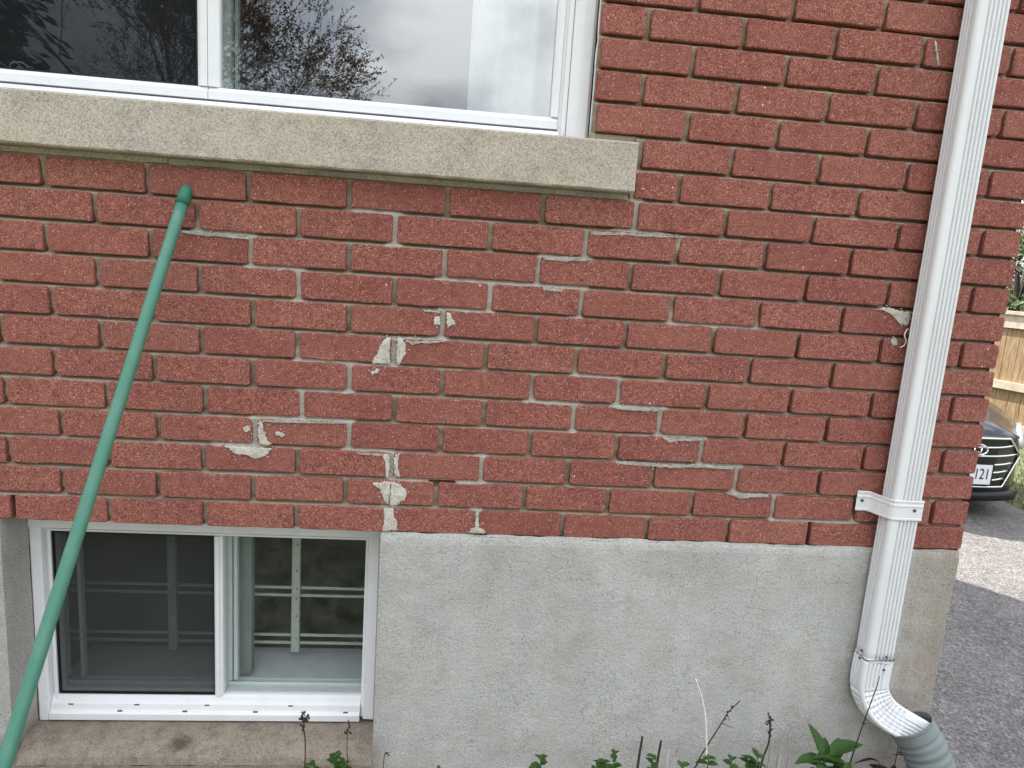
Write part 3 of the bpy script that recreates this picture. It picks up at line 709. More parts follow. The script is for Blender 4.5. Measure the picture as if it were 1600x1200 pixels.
gk = MB()
for a in ((WX0+0.071, -0.5768, zb+0.0262, zb+0.0292), (-0.5800, -0.5768, zb+0.0293, zt-0.024)): gk.box(a[0], a[1], 0.0615, 0.0655, a[2], a[3])
gk.build('screen_spline', M['gasket'], win)
lt = MB(); lt.tube([(-0.966, 0.064, zb+0.027), (-0.962, 0.058, zb+0.036), (-0.952, 0.056, zb+0.040), (-0.936, 0.056, zb+0.0405), (-0.930, 0.058, zb+0.036), (-0.928, 0.064, zb+0.028)], 0.0014, 6)
lt.build('pull_tab', M['screw'], win, smooth=True)
ir = MB()
for xa, xb, y in ((-0.531, -0.512, 0.083), (-0.510, -0.503, 0.098)): ir.box(xa, xb, y, y+0.02, zb, zt)
ir.build('inner_stile', M['vinyl_in'], win, bevel=0.002)

# curtain behind the right pane
cu = MB(); rings = []
for j in range(14):
    z = 1.70+j*0.12; row = []
    for i in range(60):
        t = i/59; x = 0.02+0.34*t - 0.035*(z-1.88)*0 + 0.012*math.sin(z*1.5)*(1-t)
        row.append((x - 0.07*(2.4-z)*0.3*(1-t), 0.165+0.018*math.sin(t*26+0.4*math.sin(z*2))+0.006*noise.noise((t*9, z*2, 1)), z))
    rings.append(row)
for j in range(13):
    for i in range(59): cu.quad(rings[j][i], rings[j][i+1], rings[j+1][i+1], rings[j+1][i])
cur = cu.build('curtain', M['curtain'], smooth=True)
tag(cur, 'white hanging curtain seen through the right pane of the upper window', 'curtain')

# ------------------------------------------------------------------ basement window
bw = MB(); ZC = B0+0.001
bw.prism_z([(-1.0025, 0.16), (-1.0025, 0.101), (-0.9985, 0.098), (-0.978, 0.099), (-0.9755, 0.103), (-0.9755, 0.122), (-0.968, 0.122), (-0.968, 0.114), (-0.961, 0.114), (-0.961, 0.16)], BZ0+0.052, 0.8317)
bw.prism_z([(-0.1480, 0.16), (-0.187, 0.16), (-0.187, 0.112), (-0.181, 0.107), (-0.178, 0.100), (-0.152, 0.098), (-0.148, 0.103)], BZ0+0.012, 0.8317)
bw.prism_x([(0.16, 0.815), (0.122, 0.815), (0.116, 0.817), (0.116, 0.824), (0.106, 0.826), (0.098, 0.832), (0.098, ZC), (0.16, ZC)], -1.0025, -0.148)
bw.prism_x([(0.16, BZ0+0.004), (0.103, BZ0+0.004), (0.095, BZ0+0.007), (0.094, BZ0+0.025), (0.098, BZ0+0.029), (0.103, BZ0+0.030), (0.106, BZ0+0.047), (0.109, BZ0+0.0495), (0.113, BZ0+0.051), (0.118, BZ0+0.062), (0.124, BZ0+0.066), (0.16, BZ0+0.066)], -0.9755, -0.1875)
bw.prism_z([(-1.0025, 0.16), (-1.0025, 0.101), (-0.9985, 0.098), (-0.9790, 0.098), (-0.9762, 0.103), (-0.9762, 0.16)], BZ0+0.004, BZ0+0.0515)
bwin = bw.build('basement_window', V, house, bevel=0.001)
bwin['label'] = 'lower white vinyl slider window set into the foundation'
mu = MB(); mu.prism_z([(-0.5680, 0.155), (-0.5680, 0.116), (-0.564, 0.112), (-0.5555, 0.112), (-0.553, 0.118), (-0.5475, 0.118), (-0.5475, 0.155)], BZ0+0.0665, 0.8147)
mu.build('mullion', V, bwin, bevel=0.001)
sc = MB(); sc.quad((-0.9605, 0.128, BZ0+0.0665), (-0.5685, 0.128, BZ0+0.0665), (-0.5685, 0.128, 0.814), (-0.9605, 0.128, 0.814)); sc.build('insect_screen', M['screen'], bwin)
g2 = MB()
for a in ((-0.9607, -0.5683, BZ0+0.0666, BZ0+0.0696), (-0.9607, -0.5683, 0.811, 0.8145)): g2.box(a[0], a[1], 0.119, 0.127, a[2], a[3])
for a in ((-0.9607, -0.9570), (-0.5715, -0.5685)): g2.box(a[0], a[1], 0.119, 0.127, BZ0+0.0700, 0.8105)
g2.build('screen_spline', M['gasket'], bwin)
pane('pane', -0.954, -0.560, BZ0+0.066, 0.815, 0.146, M['glass_low'], bwin)
pane('pane', -0.547, -0.187, BZ0+0.066, 0.815, 0.134, M['glass_low'], bwin)
iw = MB()
iw.box(-1.0, -0.15, 0.165, 0.20, BZ0+0.044, BZ0+0.058); iw.box(-1.0, -0.15, 0.2005, 0.375, BZ0+0.030, BZ0+0.052)
iw.box(-1.0, -0.15, 0.163, 0.168, BZ0+0.058, BZ0+0.075); iw.box(-1.0, -0.15, 0.20, 0.204, BZ0+0.0525, BZ0+0.064)
iw.box(-0.560, -0.540, 0.166, 0.19, BZ0+0.076, 0.86); iw.box(-0.537, -0.527, 0.171, 0.19, BZ0+0.076, 0.86)
iw.box(-0.998, -0.965, 0.166, 0.19, BZ0+0.076, 0.86); iw.box(-0.935, -0.925, 0.176, 0.195, BZ0+0.076, 0.86)
iw.box(-0.187, -0.165, 0.166, 0.19, BZ0+0.076, 0.86); iw.box(-0.56, -0.15, 0.166, 0.19, 0.80, 0.815)
iw.build('inner_frame', M['vinyl'], bwin, bevel=0.002)
MB().box(-0.5445, -0.502, 0.215, 0.245, BZ0+0.0655, 0.86).build('inner_post', M['column'], bwin, bevel=0.002)
# weep slots along the sill of the frame
for i, x in enumerate((-0.925, -0.803, -0.762, -0.640, -0.585, -0.46, -0.37, -0.335, -0.225)):
    up = i in (0, 2, 4, 6)
    z = BZ0+(0.0452 if up else 0.0296); y = 0.1045 if up else 0.0985
    MB().box(x-0.006, x+0.006, y, y+0.004, z-0.0014, z+0.0014).build('weep_slot', M['screw'], bwin)

# metal shelving that stands in the room behind the basement window
rk = empty('metal_shelving', (-0.6, 0.40, -0.10)); tag(rk, 'pale metal shelving seen through the lower window glass', 'shelving')
YS = 0.30
for x in (-0.746, -0.4025):
    u = MB(); u.prism_z([(x-0.0115, YS+0.012), (x-0.0115, YS), (x-0.008, YS-0.002), (x+0.008, YS-0.002), (x+0.0115, YS), (x+0.0115, YS+0.012), (x+0.009, YS+0.012), (x+0.009, YS+0.002), (x-0.009, YS+0.002), (x-0.009, YS+0.012)], 0.386, 1.24)
    u = u.build('upright', M['shelfmetal'], rk)
    for z in (0.43, 0.50, 0.585, 0.555, 0.64, 0.72, 0.78):
        MB().tube([(x+0.004, YS-0.0035, z), (x+0.004, YS+0.001, z)], 0.0022, 8).build('slot', M['gasket'], u)
for za, zb2 in ((0.577, 0.553), (0.428, 0.403)):
    b = MB(); b.box(-1.1, -0.05, YS+0.0125, YS+0.0165, za, za+0.0075); b.box(-1.1, -0.05, YS+0.013, YS+0.0175, zb2, zb2+0.0075)
    b.build('shelf', M['shelfmetal'], rk)
bxs = MB(); bxs.box(-0.84, -0.77, YS+0.03, YS+0.2, 0.432, 0.55)
bb = bxs.build('storage_box', M['carglass'], bevel=0.006); tag(bb, 'dark box on the shelf behind the left basement pane', 'box')

# ------------------------------------------------------------------ downspout
def spout_ring(c, u, v, w=0.0760, d=0.0535, groove=0.0060, grow=0.0, crimp=0.0):
    """closed section in the plane of u (width) and v (depth, towards the street)"""
    hw, hd, r = w/2+grow, d/2+grow, 0.009
    P = []
    def edge(p0, p1, nrm, gs):
        L_ = math.hypot(p1[0]-p0[0], p1[1]-p0[1]); nS = 70 if L_ > 0.05 else 44
        for i in range(nS):
            t = i/nS; s = t*L_; k = 0
            for g, gw in gs:
                q = abs(s-g*L_)/gw
                if q < 1: k = max(k, 0.5*(1+math.cos(math.pi*q)))
            off = -groove*k - crimp
            P.append((p0[0]+(p1[0]-p0[0])*t+nrm[0]*off, p0[1]+(p1[1]-p0[1])*t+nrm[1]*off))
    def arc(cx_, cy_, a0):
        for i in range(5):
            a = a0+math.pi/2*i/5; P.append((cx_+r*math.cos(a), cy_+r*math.sin(a)))
    fr = [(0.28, 0.0030), (0.45, 0.0030), (0.62, 0.0030), (0.79, 0.0030), (0.95, 0.0026)]
    si = [(0.10, 0.0034), (0.38, 0.0034), (0.66, 0.0034)]
    edge((-hw+r, hd), (hw-r, hd), (0, 1), fr); 
    for i in range(5):
        a = math.pi/2-math.pi/2*i/5; P.append((hw-r+r*math.cos(a), hd-r+r*math.sin(a)))
    edge((hw, hd-r), (hw, -hd+r), (1, 0), [(1-g, b) for g, b in si])
    for i in range(5):
        a = -math.pi/2*i/5; P.append((hw-r+r*math.cos(a), -hd+r+r*math.sin(a)))
    edge((hw-r, -hd), (-hw+r, -hd), (0, -1), [])
    for i in range(5):
        a = -math.pi/2-math.pi/2*i/5; P.append((-hw+r+r*math.cos(a), -hd+r+r*math.sin(a)))
    edge((-hw, -hd+r), (-hw, hd-r), (-1, 0), si)
    for i in range(5):
        a = math.pi-math.pi/2*i/5; P.append((-hw+r+r*math.cos(a), hd-r+r*math.sin(a)))
    return [c+u*a+v*b for a, b in P]
SXC, SYC = 1.1405, -0.0395
ds = empty('downspout', (SXC, SYC, 0.4)); tag(ds, 'white corrugated metal downspout running down the brick wall near the corner', 'downspout')
X_, Y_, Z_ = Vector((1, 0, 0)), Vector((0, -1, 0)), Vector((0, 0, 1))
ts = MB(); rings = []
for z in [0.603+0.03*k for k in range(8)]+[0.85+0.1*k for k in range(13)]+[2.2+0.4*k for k in range(9)]:
    dent = 0.0
    rings.append(spout_ring(Vector((SXC+0.0008*noise.noise((z*2, 0, 0)), SYC, z)), X_, Y_))
ts.loft(rings); pipe = ts.build('pipe', M['spout'], ds, smooth=True)
# elbow turning towards the driveway
ctl = [Vector(p) for p in ((SXC, SYC, 0.612), (SXC-0.003, SYC-0.001, 0.555), (SXC+0.001, SYC-0.004, 0.515), (1.160, -0.054, 0.478), (1.190, -0.070, 0.455), (1.228, -0.088, 0.440), (1.262, -0.104, 0.428))]
def crom(ps, n):
    o = []
    for i in range(len(ps)-1):
        p0, p1, p2, p3 = ps[max(0, i-1)], ps[i], ps[i+1], ps[min(len(ps)-1, i+2)]
        for k in range(n):
            t = k/n; o.append(0.5*((2*p1)+(p2-p0)*t+(2*p0-5*p1+4*p2-p3)*t*t+(3*p1-p0-3*p2+p3)*t**3))
    o.append(ps[-1]); return o
path = crom(ctl, 22); rings = []; v = Y_.copy(); N = len(path)
for i, p in enumerate(path):
    t = (path[min(i+1, N-1)]-path[max(i-1, 0)]).normalized()
    v = (v - t*v.dot(t)).normalized(); u = v.cross(-t).normalized()
    if u.x < 0 and i < 5: u = -u
    f = i/(N-1); cr = 0.0
    if 0.27 < f < 0.76: cr = 0.0062*(0.5-0.5*math.cos((f-0.27)/0.49*2*math.pi*9))**2
    tp = 1.0
    if f > 0.55: tp = 1-0.12*(f-0.55)/0.45
    g = 0.0022 if i < 3*16 else 0.0005
    rings.append(spout_ring(p, u, v, 0.0760*tp, 0.0535*tp, 0.0050 if not 0.25 < f < 0.78 else 0.0026, grow=0.0018, crimp=cr))
el = MB(); el.loft(rings); elbow = el.build('elbow', M['spout'], ds, smooth=True)
# strap
stp = [(1.047, -0.0035), (1.074, -0.0045), (1.079, -0.008), (1.099, -0.060), (1.104, -0.0655), (1.112, -0.0680), (1.178, -0.0680), (1.1815, -0.066), (1.1825, -0.060), (1.1825, -0.004)]
zs = [(0.990, 0), (0.9915, 0.0012), (0.995, 0.0012), (0.9965, 0), (1.024, 0), (1.0255, 0.0014), (1.029, 0.0014), (1.0305, 0), (1.036, 0), (1.0372, 0.0014), (1.040, 0.0014), (1.0415, 0)]
sp = MB()
for i in range(len(stp)-1):
    for j in range(len(zs)-1):
        f = lambda p, q: (p[0]-q[1]*0.4, p[1]-q[1], q[0])
        sp.quad(f(stp[i], zs[j]), f(stp[i+1], zs[j]), f(stp[i+1], zs[j+1]), f(stp[i], zs[j+1]))
strap = sp.build('strap', M['spout'], ds, smooth=False)
mo = strap.modifiers.new('solid', 'SOLIDIFY'); mo.thickness = 0.0012; mo.offset = 0
def screw(p, n_, par, r=0.0040):
    n_ = Vector(n_).normalized(); p = Vector(p)
    MB().tube([p, p+n_*0.0022, p+n_*0.003], [r, r, r*0.6], 10).build('screw', M['screw'], par, smooth=False)
screw((1.061, -0.0045, 1.017), (0, -1, 0), strap); screw((1.158, -0.0685, 1.017), (0, -1, 0), strap)
screw((1.154, -0.0665, 0.622), (0, -1, 0), pipe, 0.003); screw((1.151, -0.069, 0.588), (0, -1, 0), elbow, 0.003)
screw((1.102, -0.043, 0.625), (-1, 0, 0), pipe, 0.003); screw((1.099, -0.044, 0.605), (-1, 0, 0), elbow, 0.003)
sm = MB(); rings = [spout_ring(Vector((SXC, SYC, z)), X_, Y_, grow=0.0024) for z in (0.6105, 0.6135)]
sm.loft(rings, True, False, False); sm.build('joint_seam', M['screw'], elbow)

# corrugated hose that takes the water from the elbow
hp = crom([Vector(p) for p in ((1.236, -0.086, 0.447), (1.272, -0.112, 0.385), (1.300, -0.140, 0.300), (1.325, -0.180, 0.20), (1.36, -0.25, 0.10), (1.43, -0.36, 0.01), (1.54, -0.50, -0.055), (1.72, -0.66, -0.085), (2.0, -0.80, -0.088))], 26)
hs = MB(); rings = []; ul = None; s = 0; NS = 28
for i, p in enumerate(hp):
    t = (hp[min(i+1, len(hp)-1)]-hp[max(i-1, 0)]).normalized()
    if i: s += (p-hp[i-1]).length
    if ul is None: ul = Vector((0, -1, 0.4))
    ul = (ul-t*ul.dot(t)).normalized(); sd = t.cross(ul)
    base = 0.0555
    rr = base + (0.0013*math.sin(2*math.pi*s/0.021)+0.0008*math.sin(s*131) if s > 0.035 else (0.003 if s < 0.006 else 0.001))
    rings.append([p+(ul*math.cos(2*math.pi*k/NS)+sd*math.sin(2*math.pi*k/NS))*rr for k in range(NS)])
hs.loft(rings, True, False, False)
hose = hs.build('drain_hose', M['hose'], smooth=True); mo = hose.modifiers.new('solid', 'SOLIDIFY'); mo.thickness = 0.004; mo.offset = -1
tag(hose, 'grey green corrugated drain hose fitted over the end of the downspout elbow', 'hose')

# ------------------------------------------------------------------ green pole leaning on the wall
pt, pb = Vector((-0.5712, -0.030, 1.652)), Vector((-0.806, -0.905, G+0.02))
pl = empty('pole', pb); tag(pl, 'long green broom pole leaning against the brick wall with a rounded cap', 'pole')
dirp = (pt-pb).normalized(); Lp = (pt-pb).length
body = MB(); body.tube([pb+dirp*((Lp-0.028)*k/40) for k in range(41)], 0.0122, 20); body.build('shaft', M['pole'], pl, smooth=True)
cp = MB()
cp.tube([pt-dirp*0.034, pt-dirp*0.0335, pt-dirp*0.012, pt-dirp*0.0095, pt-dirp*0.004, pt+dirp*0.002, pt+dirp*0.008, pt+dirp*0.011, pt+dirp*0.0125], [0.0128, 0.0142, 0.0136, 0.0125, 0.0132, 0.0125, 0.0095, 0.006, 0.001], 20)
cp.build('end_cap', M['cap'], pl, smooth=True)

# a curl of old sealant beside the downspout
wq = MB(); wq.tube(crom([Vector(p) for p in ((1.107, -0.006, 1.456), (1.100, -0.010, 1.452), (1.096, -0.012, 1.440), (1.102, -0.012, 1.428), (1.101, -0.010, 1.416), (1.095, -0.005, 1.410))], 6), 0.0016, 6)
wo_ = wq.build('sealant_curl', M['straw'], smooth=True); tag(wo_, 'thin curl of pale sealant hanging on the brick beside the downspout', 'sealant')

# ------------------------------------------------------------------ plants at the foot of the wall
def leaf_mesh(L_, W_, seed, mat, curl=0.25, name='leaf'):
    r = random.Random(seed); b = MB(); n_ = 6; rows = []
    for i in range(n_+1):
        t = i/n_; w = W_*0.5*(math.sin(math.pi*min(1, t**0.8))**0.8)*(1+r.uniform(-0.08, 0.08)) + 0.0004
        z = -curl*L_*t*t + r.uniform(-0.01, 0.01)*L_
        rows.append([(-w, t*L_, z+w*0.35), (-w*0.5, t*L_, z+w*0.12), (0, t*L_, z), (w*0.5, t*L_, z+w*0.12), (w, t*L_, z+w*0.35)])
    for i in range(n_):
        for k in range(4): b.quad(rows[i][k], rows[i][k+1], rows[i+1][k+1], rows[i+1][k])
    return b.mesh(name, mat, True)
LEAF = [leaf_mesh(0.032, 0.022, 11+k, M['leaf'], 0.2+0.1*k) for k in range(4)]
BIG = [leaf_mesh(0.075, 0.034, 31+k, M['leaf'], 0.25+0.12*k) for k in range(4)]
DEAD = [leaf_mesh(0.06, 0.022, 51+k, M['deadleaf'], 0.6+0.2*k) for k in range(3)]
def put_leaf(par, me, p, az, el, s=1.0, roll=0.0):
    o = bpy.data.objects.new('leaf', me); COL.objects.link(o); o.parent = par; o.matrix_parent_inverse = inv_world(par)
    o.location = p; o.rotation_euler = (Matrix.Rotation(az, 4, 'Z') @ Matrix.Rotation(el, 4, 'X') @ Matrix.Rotation(roll, 4, 'Y')).to_euler(); o.scale = (s, s, s)
    return o
def seedling(x, y, zt, label, seed, whorls=3, meshes=LEAF, s=1.0, stems=1, spread=0.02, group='small green weeds at the foot of the wall'):
    r = random.Random(seed); e = empty('weed_plant', (x, y, G)); tag(e, label, 'plant', group)
    for q in range(stems):
        dx, dy = (r.uniform(-spread, spread), r.uniform(-spread, spread)) if q else (0, 0)
        top = zt - (r.uniform(0.01, 0.05) if q else 0)
        tip = Vector((x+dx, y+dy, top)); base = Vector((x+dx*0.3, y+dy*0.3, G))
        MB().tube([base, base.lerp(tip, 0.5)+Vector((r.uniform(-.01, .01), 0, 0)), tip], [0.0028, 0.0022, 0.0014], 6).build('stem', M['greenstem'], e, smooth=True)
        a = r.uniform(0, 6.28)
        for k in range(whorls):
            s_ = s*0.85; p = tip - Vector((0, 0, 0.004+0.020*s_*k))
            for m in range(2 if k else 3):
                put_leaf(e, r.choice(meshes), p, a+k*1.57+m*(3.14 if k else 2.09)+r.uniform(-.3, .3), r.uniform(0.15, 0.9) - 0.15*k, s_*r.uniform(0.7, 1.15)*(0.7 if k == 0 else 1), r.uniform(-.3, .3))
    return e
seedling(-0.215, -0.13, 0.385, 'dense round leafed weed below the corner of the basement window', 1, 4, stems=5, spread=0.03)
seedling(-0.272, -0.13, 0.365, 'low weed beside the tall brown seed stalk under the basement window', 2, 3, stems=2)
seedling(0.028, -0.13, 0.352, 'tip of a tiny weed between basement window and middle of foundation', 12, 2, s=0.7)
seedling(0.272, -0.13, 0.382, 'first green sprig along the foundation right of the basement window', 3, 3, stems=2)
seedling(0.412, -0.13, 0.372, 'low green sprig left of the tallest sprig below the foundation', 4, 3, stems=2)
seedling(0.452, -0.13, 0.395, 'upright green sprig with paired leaves left of the cut stubs', 5, 4, stems=1)
seedling(0.545, -0.14, 0.395, 'green sprig growing between two cut brown stubs', 6, 4, stems=1)
seedling(0.625, -0.13, 0.362, 'low green sprig just right of the cut stubs', 7, 2, stems=2)
seedling(0.690, -0.13, 0.385, 'green weed at the foot of the bent brown twig', 8, 3, stems=2)
seedling(0.755, -0.12, 0.372, 'small weed between bent brown twig and dark seed stalk', 9, 3, stems=2, s=0.8)
seedling(0.815, -0.13, 0.388, 'green weed at the foot of the dark seed stalk', 10, 3, stems=3, s=1.2)
bp = seedling(0.985, -0.14, 0.395, 'largest leafy green plant beside the downspout with long pointed leaves', 21, 3, BIG, 1.0, stems=3, spread=0.045, group=None)
put_leaf(bp, BIG[0], (0.975, -0.14, 0.395), 0.5, 1.15, 1.0); put_leaf(bp, BIG[2], (0.995, -0.145, 0.40), -1.3, 0.55, 1.25); put_leaf(bp, BIG[1], (0.98, -0.14, 0.385), 1.7, 0.3, 1.0); put_leaf(bp, BIG[3], (1.0, -0.15, 0.375), -1.9, 0.1, 1.1)
put_leaf(bp, BIG[2], (0.985, -0.15, 0.36), -2.6, 0.1, 1.15); put_leaf(bp, BIG[0], (0.965, -0.15, 0.365), 2.3, 0.25, 0.9); put_leaf(bp, BIG[3], (1.005, -0.15, 0.39), -0.6, 0.75, 0.9); put_leaf(bp, BIG[2], (0.97, -0.16, 0.35), 2.9, 0.0, 1.0); put_leaf(bp, BIG[1], (1.0, -0.13, 0.37), -0.9, 0.35, 1.1)

def stalk(label, pts, r0, r1, mat, seed, heads=(), cat='stalk'):
    e = empty('dry_stalk', (pts[0][0], pts[0][1], G)); tag(e, label, cat)
    P = crom([Vector(p) for p in pts], 6); n_ = len(P)
    MB().tube(P, [r0+(r1-r0)*i/(n_-1) for i in range(n_)], 6).build('stem', mat, e, smooth=True)
    r = random.Random(seed)
    for (t, cnt, sz) in heads:
        h = MB(); c = P[int(t*(n_-1))]
        for q in range(cnt):
            p = c+Vector((r.uniform(-1, 1)*sz*1.3, r.uniform(-1, 1)*sz, r.uniform(-1, 1)*sz*2)); d = Vector((r.uniform(-1, 1), r.uniform(-1, 1), r.uniform(-.3, 1))).normalized()*sz*r.uniform(0.6, 1.5)
            h.tube([c.lerp(p, 0.2), p, p+d*0.5, p+d], [0.0006, sz*0.45, sz*0.4, 0.0004], 5)
        h.build('seed_head', M['drystem'], e, smooth=True)
    return e
stalk('tall brown dried seed stalk in front of the basement window frame', [(-0.285, -0.12, G), (-0.288, -0.12, 0.2), (-0.286, -0.12, 0.40), (-0.292, -0.12, 0.455), (-0.282, -0.12, 0.485)], 0.0020, 0.0010, M['drystem'], 1, ((0.72, 5, 0.005), (0.84, 8, 0.007), (0.93, 5, 0.006), (1.0, 2, 0.005)))
stalk('shorter brown dried stalk under the right end of the basement window', [(-0.172, -0.12, G), (-0.178, -0.12, 0.22), (-0.190, -0.12, 0.40), (-0.186, -0.12, 0.462)], 0.0018, 0.0007, M['drystem'], 2, ((0.86, 5, 0.0055), (0.97, 2, 0.004)))
stalk('short dark stub just right of the basement window', [(-0.100, -0.12, G), (-0.104, -0.12, 0.33), (-0.095, -0.12, 0.385)], 0.0015, 0.0007, M['drystem'], 3, ((0.93, 3, 0.004),))
stalk('pale straw stalk leaning in front of the foundation', [(0.700, -0.12, G), (0.690, -0.12, 0.30), (0.683, -0.12, 0.42), (0.665, -0.12, 0.515), (0.636, -0.12, 0.588)], 0.0032, 0.0016, M['straw'], 4)
bt = stalk('bent brown twig with side shoots in front of the foundation', [(0.650, -0.12, G), (0.655, -0.12, 0.28), (0.668, -0.12, 0.36), (0.690, -0.12, 0.415), (0.712, -0.12, 0.462), (0.727, -0.12, 0.496), (0.755, -0.12, 0.532)], 0.0022, 0.0011, M['drystem'], 5, ((0.84, 3, 0.004), (0.90, 3, 0.004), (0.80, 2, 0.004)))
MB().tube([(0.716, -0.12, 0.470), (0.735, -0.122, 0.462), (0.748, -0.122, 0.458)], [0.001, 0.0008, 0.0005], 5).build('side_shoot', M['drystem'], bt)
MB().tube([(0.728, -0.12, 0.492), (0.733, -0.122, 0.483), (0.732, -0.122, 0.476)], [0.001, 0.0008, 0.0005], 5).build('side_shoot', M['drystem'], bt)
stalk('dark knobbly seed stalk left of the large leafy plant', [(0.828, -0.12, G), (0.830, -0.12, 0.25), (0.833, -0.12, 0.36), (0.844, -0.12, 0.42), (0.838, -0.12, 0.49)], 0.0022, 0.0022, M['drystem'], 6, ((0.80, 3, 0.0045), (0.86, 4, 0.005), (0.92, 4, 0.005), (0.98, 4, 0.0055)))
stalk('thin dark stem arching up in front of the downspout elbow', [(1.040, -0.14, G), (1.044, -0.14, 0.25), (1.052, -0.14, 0.37), (1.070, -0.14, 0.49), (1.086, -0.14, 0.58), (1.090, -0.14, 0.615)], 0.0026, 0.0008, M['drystem'], 7, ((0.62, 3, 0.004),))
for k, (x, zt, lab) in enumerate(((0.520, 0.432, 'taller cut brown stub left of the middle sprig'), (0.568, 0.420, 'shorter cut brown stub right of the middle sprig'))):
    stalk(lab, [(x-0.004, -0.12, G), (x-0.004, -0.12, 0.3), (x, -0.12, zt)], 0.0035, 0.0028, M['drystem'], 8+k)
for x, lab in ((0.872, 'tuft of thin dry grass between dark seed stalk and large plant'), (1.03, 'tuft of thin dry grass at the foot of the arching dark stem'), (0.60, 'tuft of thin dry grass right of the cut brown stubs')):
    e = empty('dry_grass_tuft', (x, -0.12, G)); tag(e, lab, 'grass', 'dry grass tufts'); r = random.Random(int(x*1000))
    for q in range(7):
        tip = Vector((x+r.uniform(-.03, .03), -0.12+r.uniform(-.02, .02), r.uniform(0.30, 0.42))); bs = Vector((x+r.uniform(-.012, .012), -0.12, G))
        MB().tube([bs, bs.lerp(tip, 0.6)+Vector((r.uniform(-.008, .008), 0, 0)), tip], [0.0014, 0.0010, 0.0004], 4).build('blade', M['drystem'] if r.random() < 0.4 else M['straw'], e)
dl = empty('withered_plant', (1.19, -0.10, G)); tag(dl, 'withered reddish brown plant under the drain hose', 'plant')
r = random.Random(5)
for q in range(6):
    a = r.uniform(0, 6.28); tip = Vector((1.19+r.uniform(-.05, .06), -0.10+r.uniform(-.05, .04), r.uniform(0.26, 0.40)))
    MB().tube([(1.19, -0.10, G), (1.19+(tip.x-1.19)*0.4, -0.10, 0.15), tip], [0.003, 0.002, 0.001], 5).build('stem', M['drystem'], dl)
    for k in range(6): put_leaf(dl, r.choice(DEAD), tip-Vector((0, 0, 0.035*k)), r.uniform(0, 6.28), r.uniform(-0.8, 0.6), r.uniform(0.7, 1.3), r.uniform(-.8, .8))

# ------------------------------------------------------------------ car on the driveway, nose towards the street
CAR = empty('parked_car', (3.96, 3.15, G)); CAR.rotation_euler = (0, 0, R(-1))
tag(CAR, 'dark car parked nose out on the driveway with chrome slatted grille', 'car')
CM = inv_world(CAR).inverted()
def cpart(mb, name, mat, par=None, smooth=True, bevel=0):
    mb.v = [CM @ Vector(p) for p in mb.v]; return mb.build(name, mat, par or CAR, smooth=smooth, bevel=bevel)
# local frame: x across, y backwards from the bumper, z up
def lerp_tab(tab, s):
    for (a, va), (b, vb) in zip(tab[:-1], tab[1:]):
        if s <= b:
            t = (s-a)/(b-a) if b > a else 0; t = max(0, min(1, t)); return tuple(p+(q-p)*t for p, q in zip(va, vb))
    return tab[-1][1]
# station: (half width, bottom, shoulder height, top height at centre)
BT = [(-0.02, (0.22, 0.30, 0.55, 0.58)), (0.0, (0.34, 0.20, 0.62, 0.66)), (0.04, (0.42, 0.17, 0.65, 0.72)), (0.14, (0.50, 0.17, 0.64, 0.75)), (0.25, (0.60, 0.17, 0.63, 0.765)), (0.45, (0.76, 0.18, 0.66, 0.79)), (0.7, (0.85, 0.19, 0.72, 0.83)), (1.0, (0.88, 0.19, 0.78, 0.87)), (1.35, (0.89, 0.19, 0.85, 0.93)), (2.6, (0.90, 0.19, 0.91, 0.96)), (3.9, (0.88, 0.2, 0.95, 0.99)), (4.35, (0.80, 0.25, 0.90, 0.95)), (4.5, (0.70, 0.35, 0.80, 0.85))]
rings = []
for s in [-0.02, -0.01, 0, 0.02, 0.05, 0.09, 0.14, 0.2, 0.3, 0.45, 0.6, 0.8, 1.0, 1.2, 1.35, 2.0, 2.6, 3.3, 3.9, 4.2, 4.35, 4.5]:
    w, b0, hs_, ht = lerp_tab(BT, s); ring = []
    for k in range(11):
        t = -1+2*k/10; ring.append((w*0.97*t, s, ht-(ht-hs_)*abs(t)**2.6))
    for z, q in ((hs_-0.05, 1.0), ((hs_+b0)/2+0.08, 1.02), (b0+0.10, 0.985), (b0, 0.93)): ring.append((w*q, s, z))
    for t in (0.6, 0, -0.6): ring.append((w*t, s, b0))
    for z, q in ((b0, 0.93), (b0+0.10, 0.985), ((hs_+b0)/2+0.08, 1.02), (hs_-0.05, 1.0)): ring.append((-w*q, s, z))
    rings.append(ring)
bd = MB(); bd.loft(rings); carbody = cpart(bd, 'body', M['paint'])
carbody['label'] = 'glossy dark paint reflecting the sky'
cab = MB(); rings = []
for s, w, zt in ((1.25, 0.78, 0.96), (1.7, 0.72, 1.22), (2.05, 0.66, 1.38), (2.6, 0.64, 1.43), (3.3, 0.63, 1.40), (3.8, 0.66, 1.20), (4.15, 0.72, 0.98)):
    rings.append([(-0.82, s, 0.93), (-w, s, zt-0.05), (-w*0.9, s, zt), (0, s, zt+0.02), (w*0.9, s, zt), (w, s, zt-0.05), (0.82, s, 0.93)])
cab.loft(rings); cabo = cpart(cab, 'cabin_glass', M['carglass'])
rfm = MB(); rfm.loft([[(-0.60, s, z), (0, s, z+0.03), (0.60, s, z), (0.60, s, z-0.02), (-0.60, s, z-0.02)] for s, z in ((2.02, 1.385), (2.6, 1.44), (3.3, 1.41), (3.5, 1.36))]); cpart(rfm, 'roof', M['paint'])
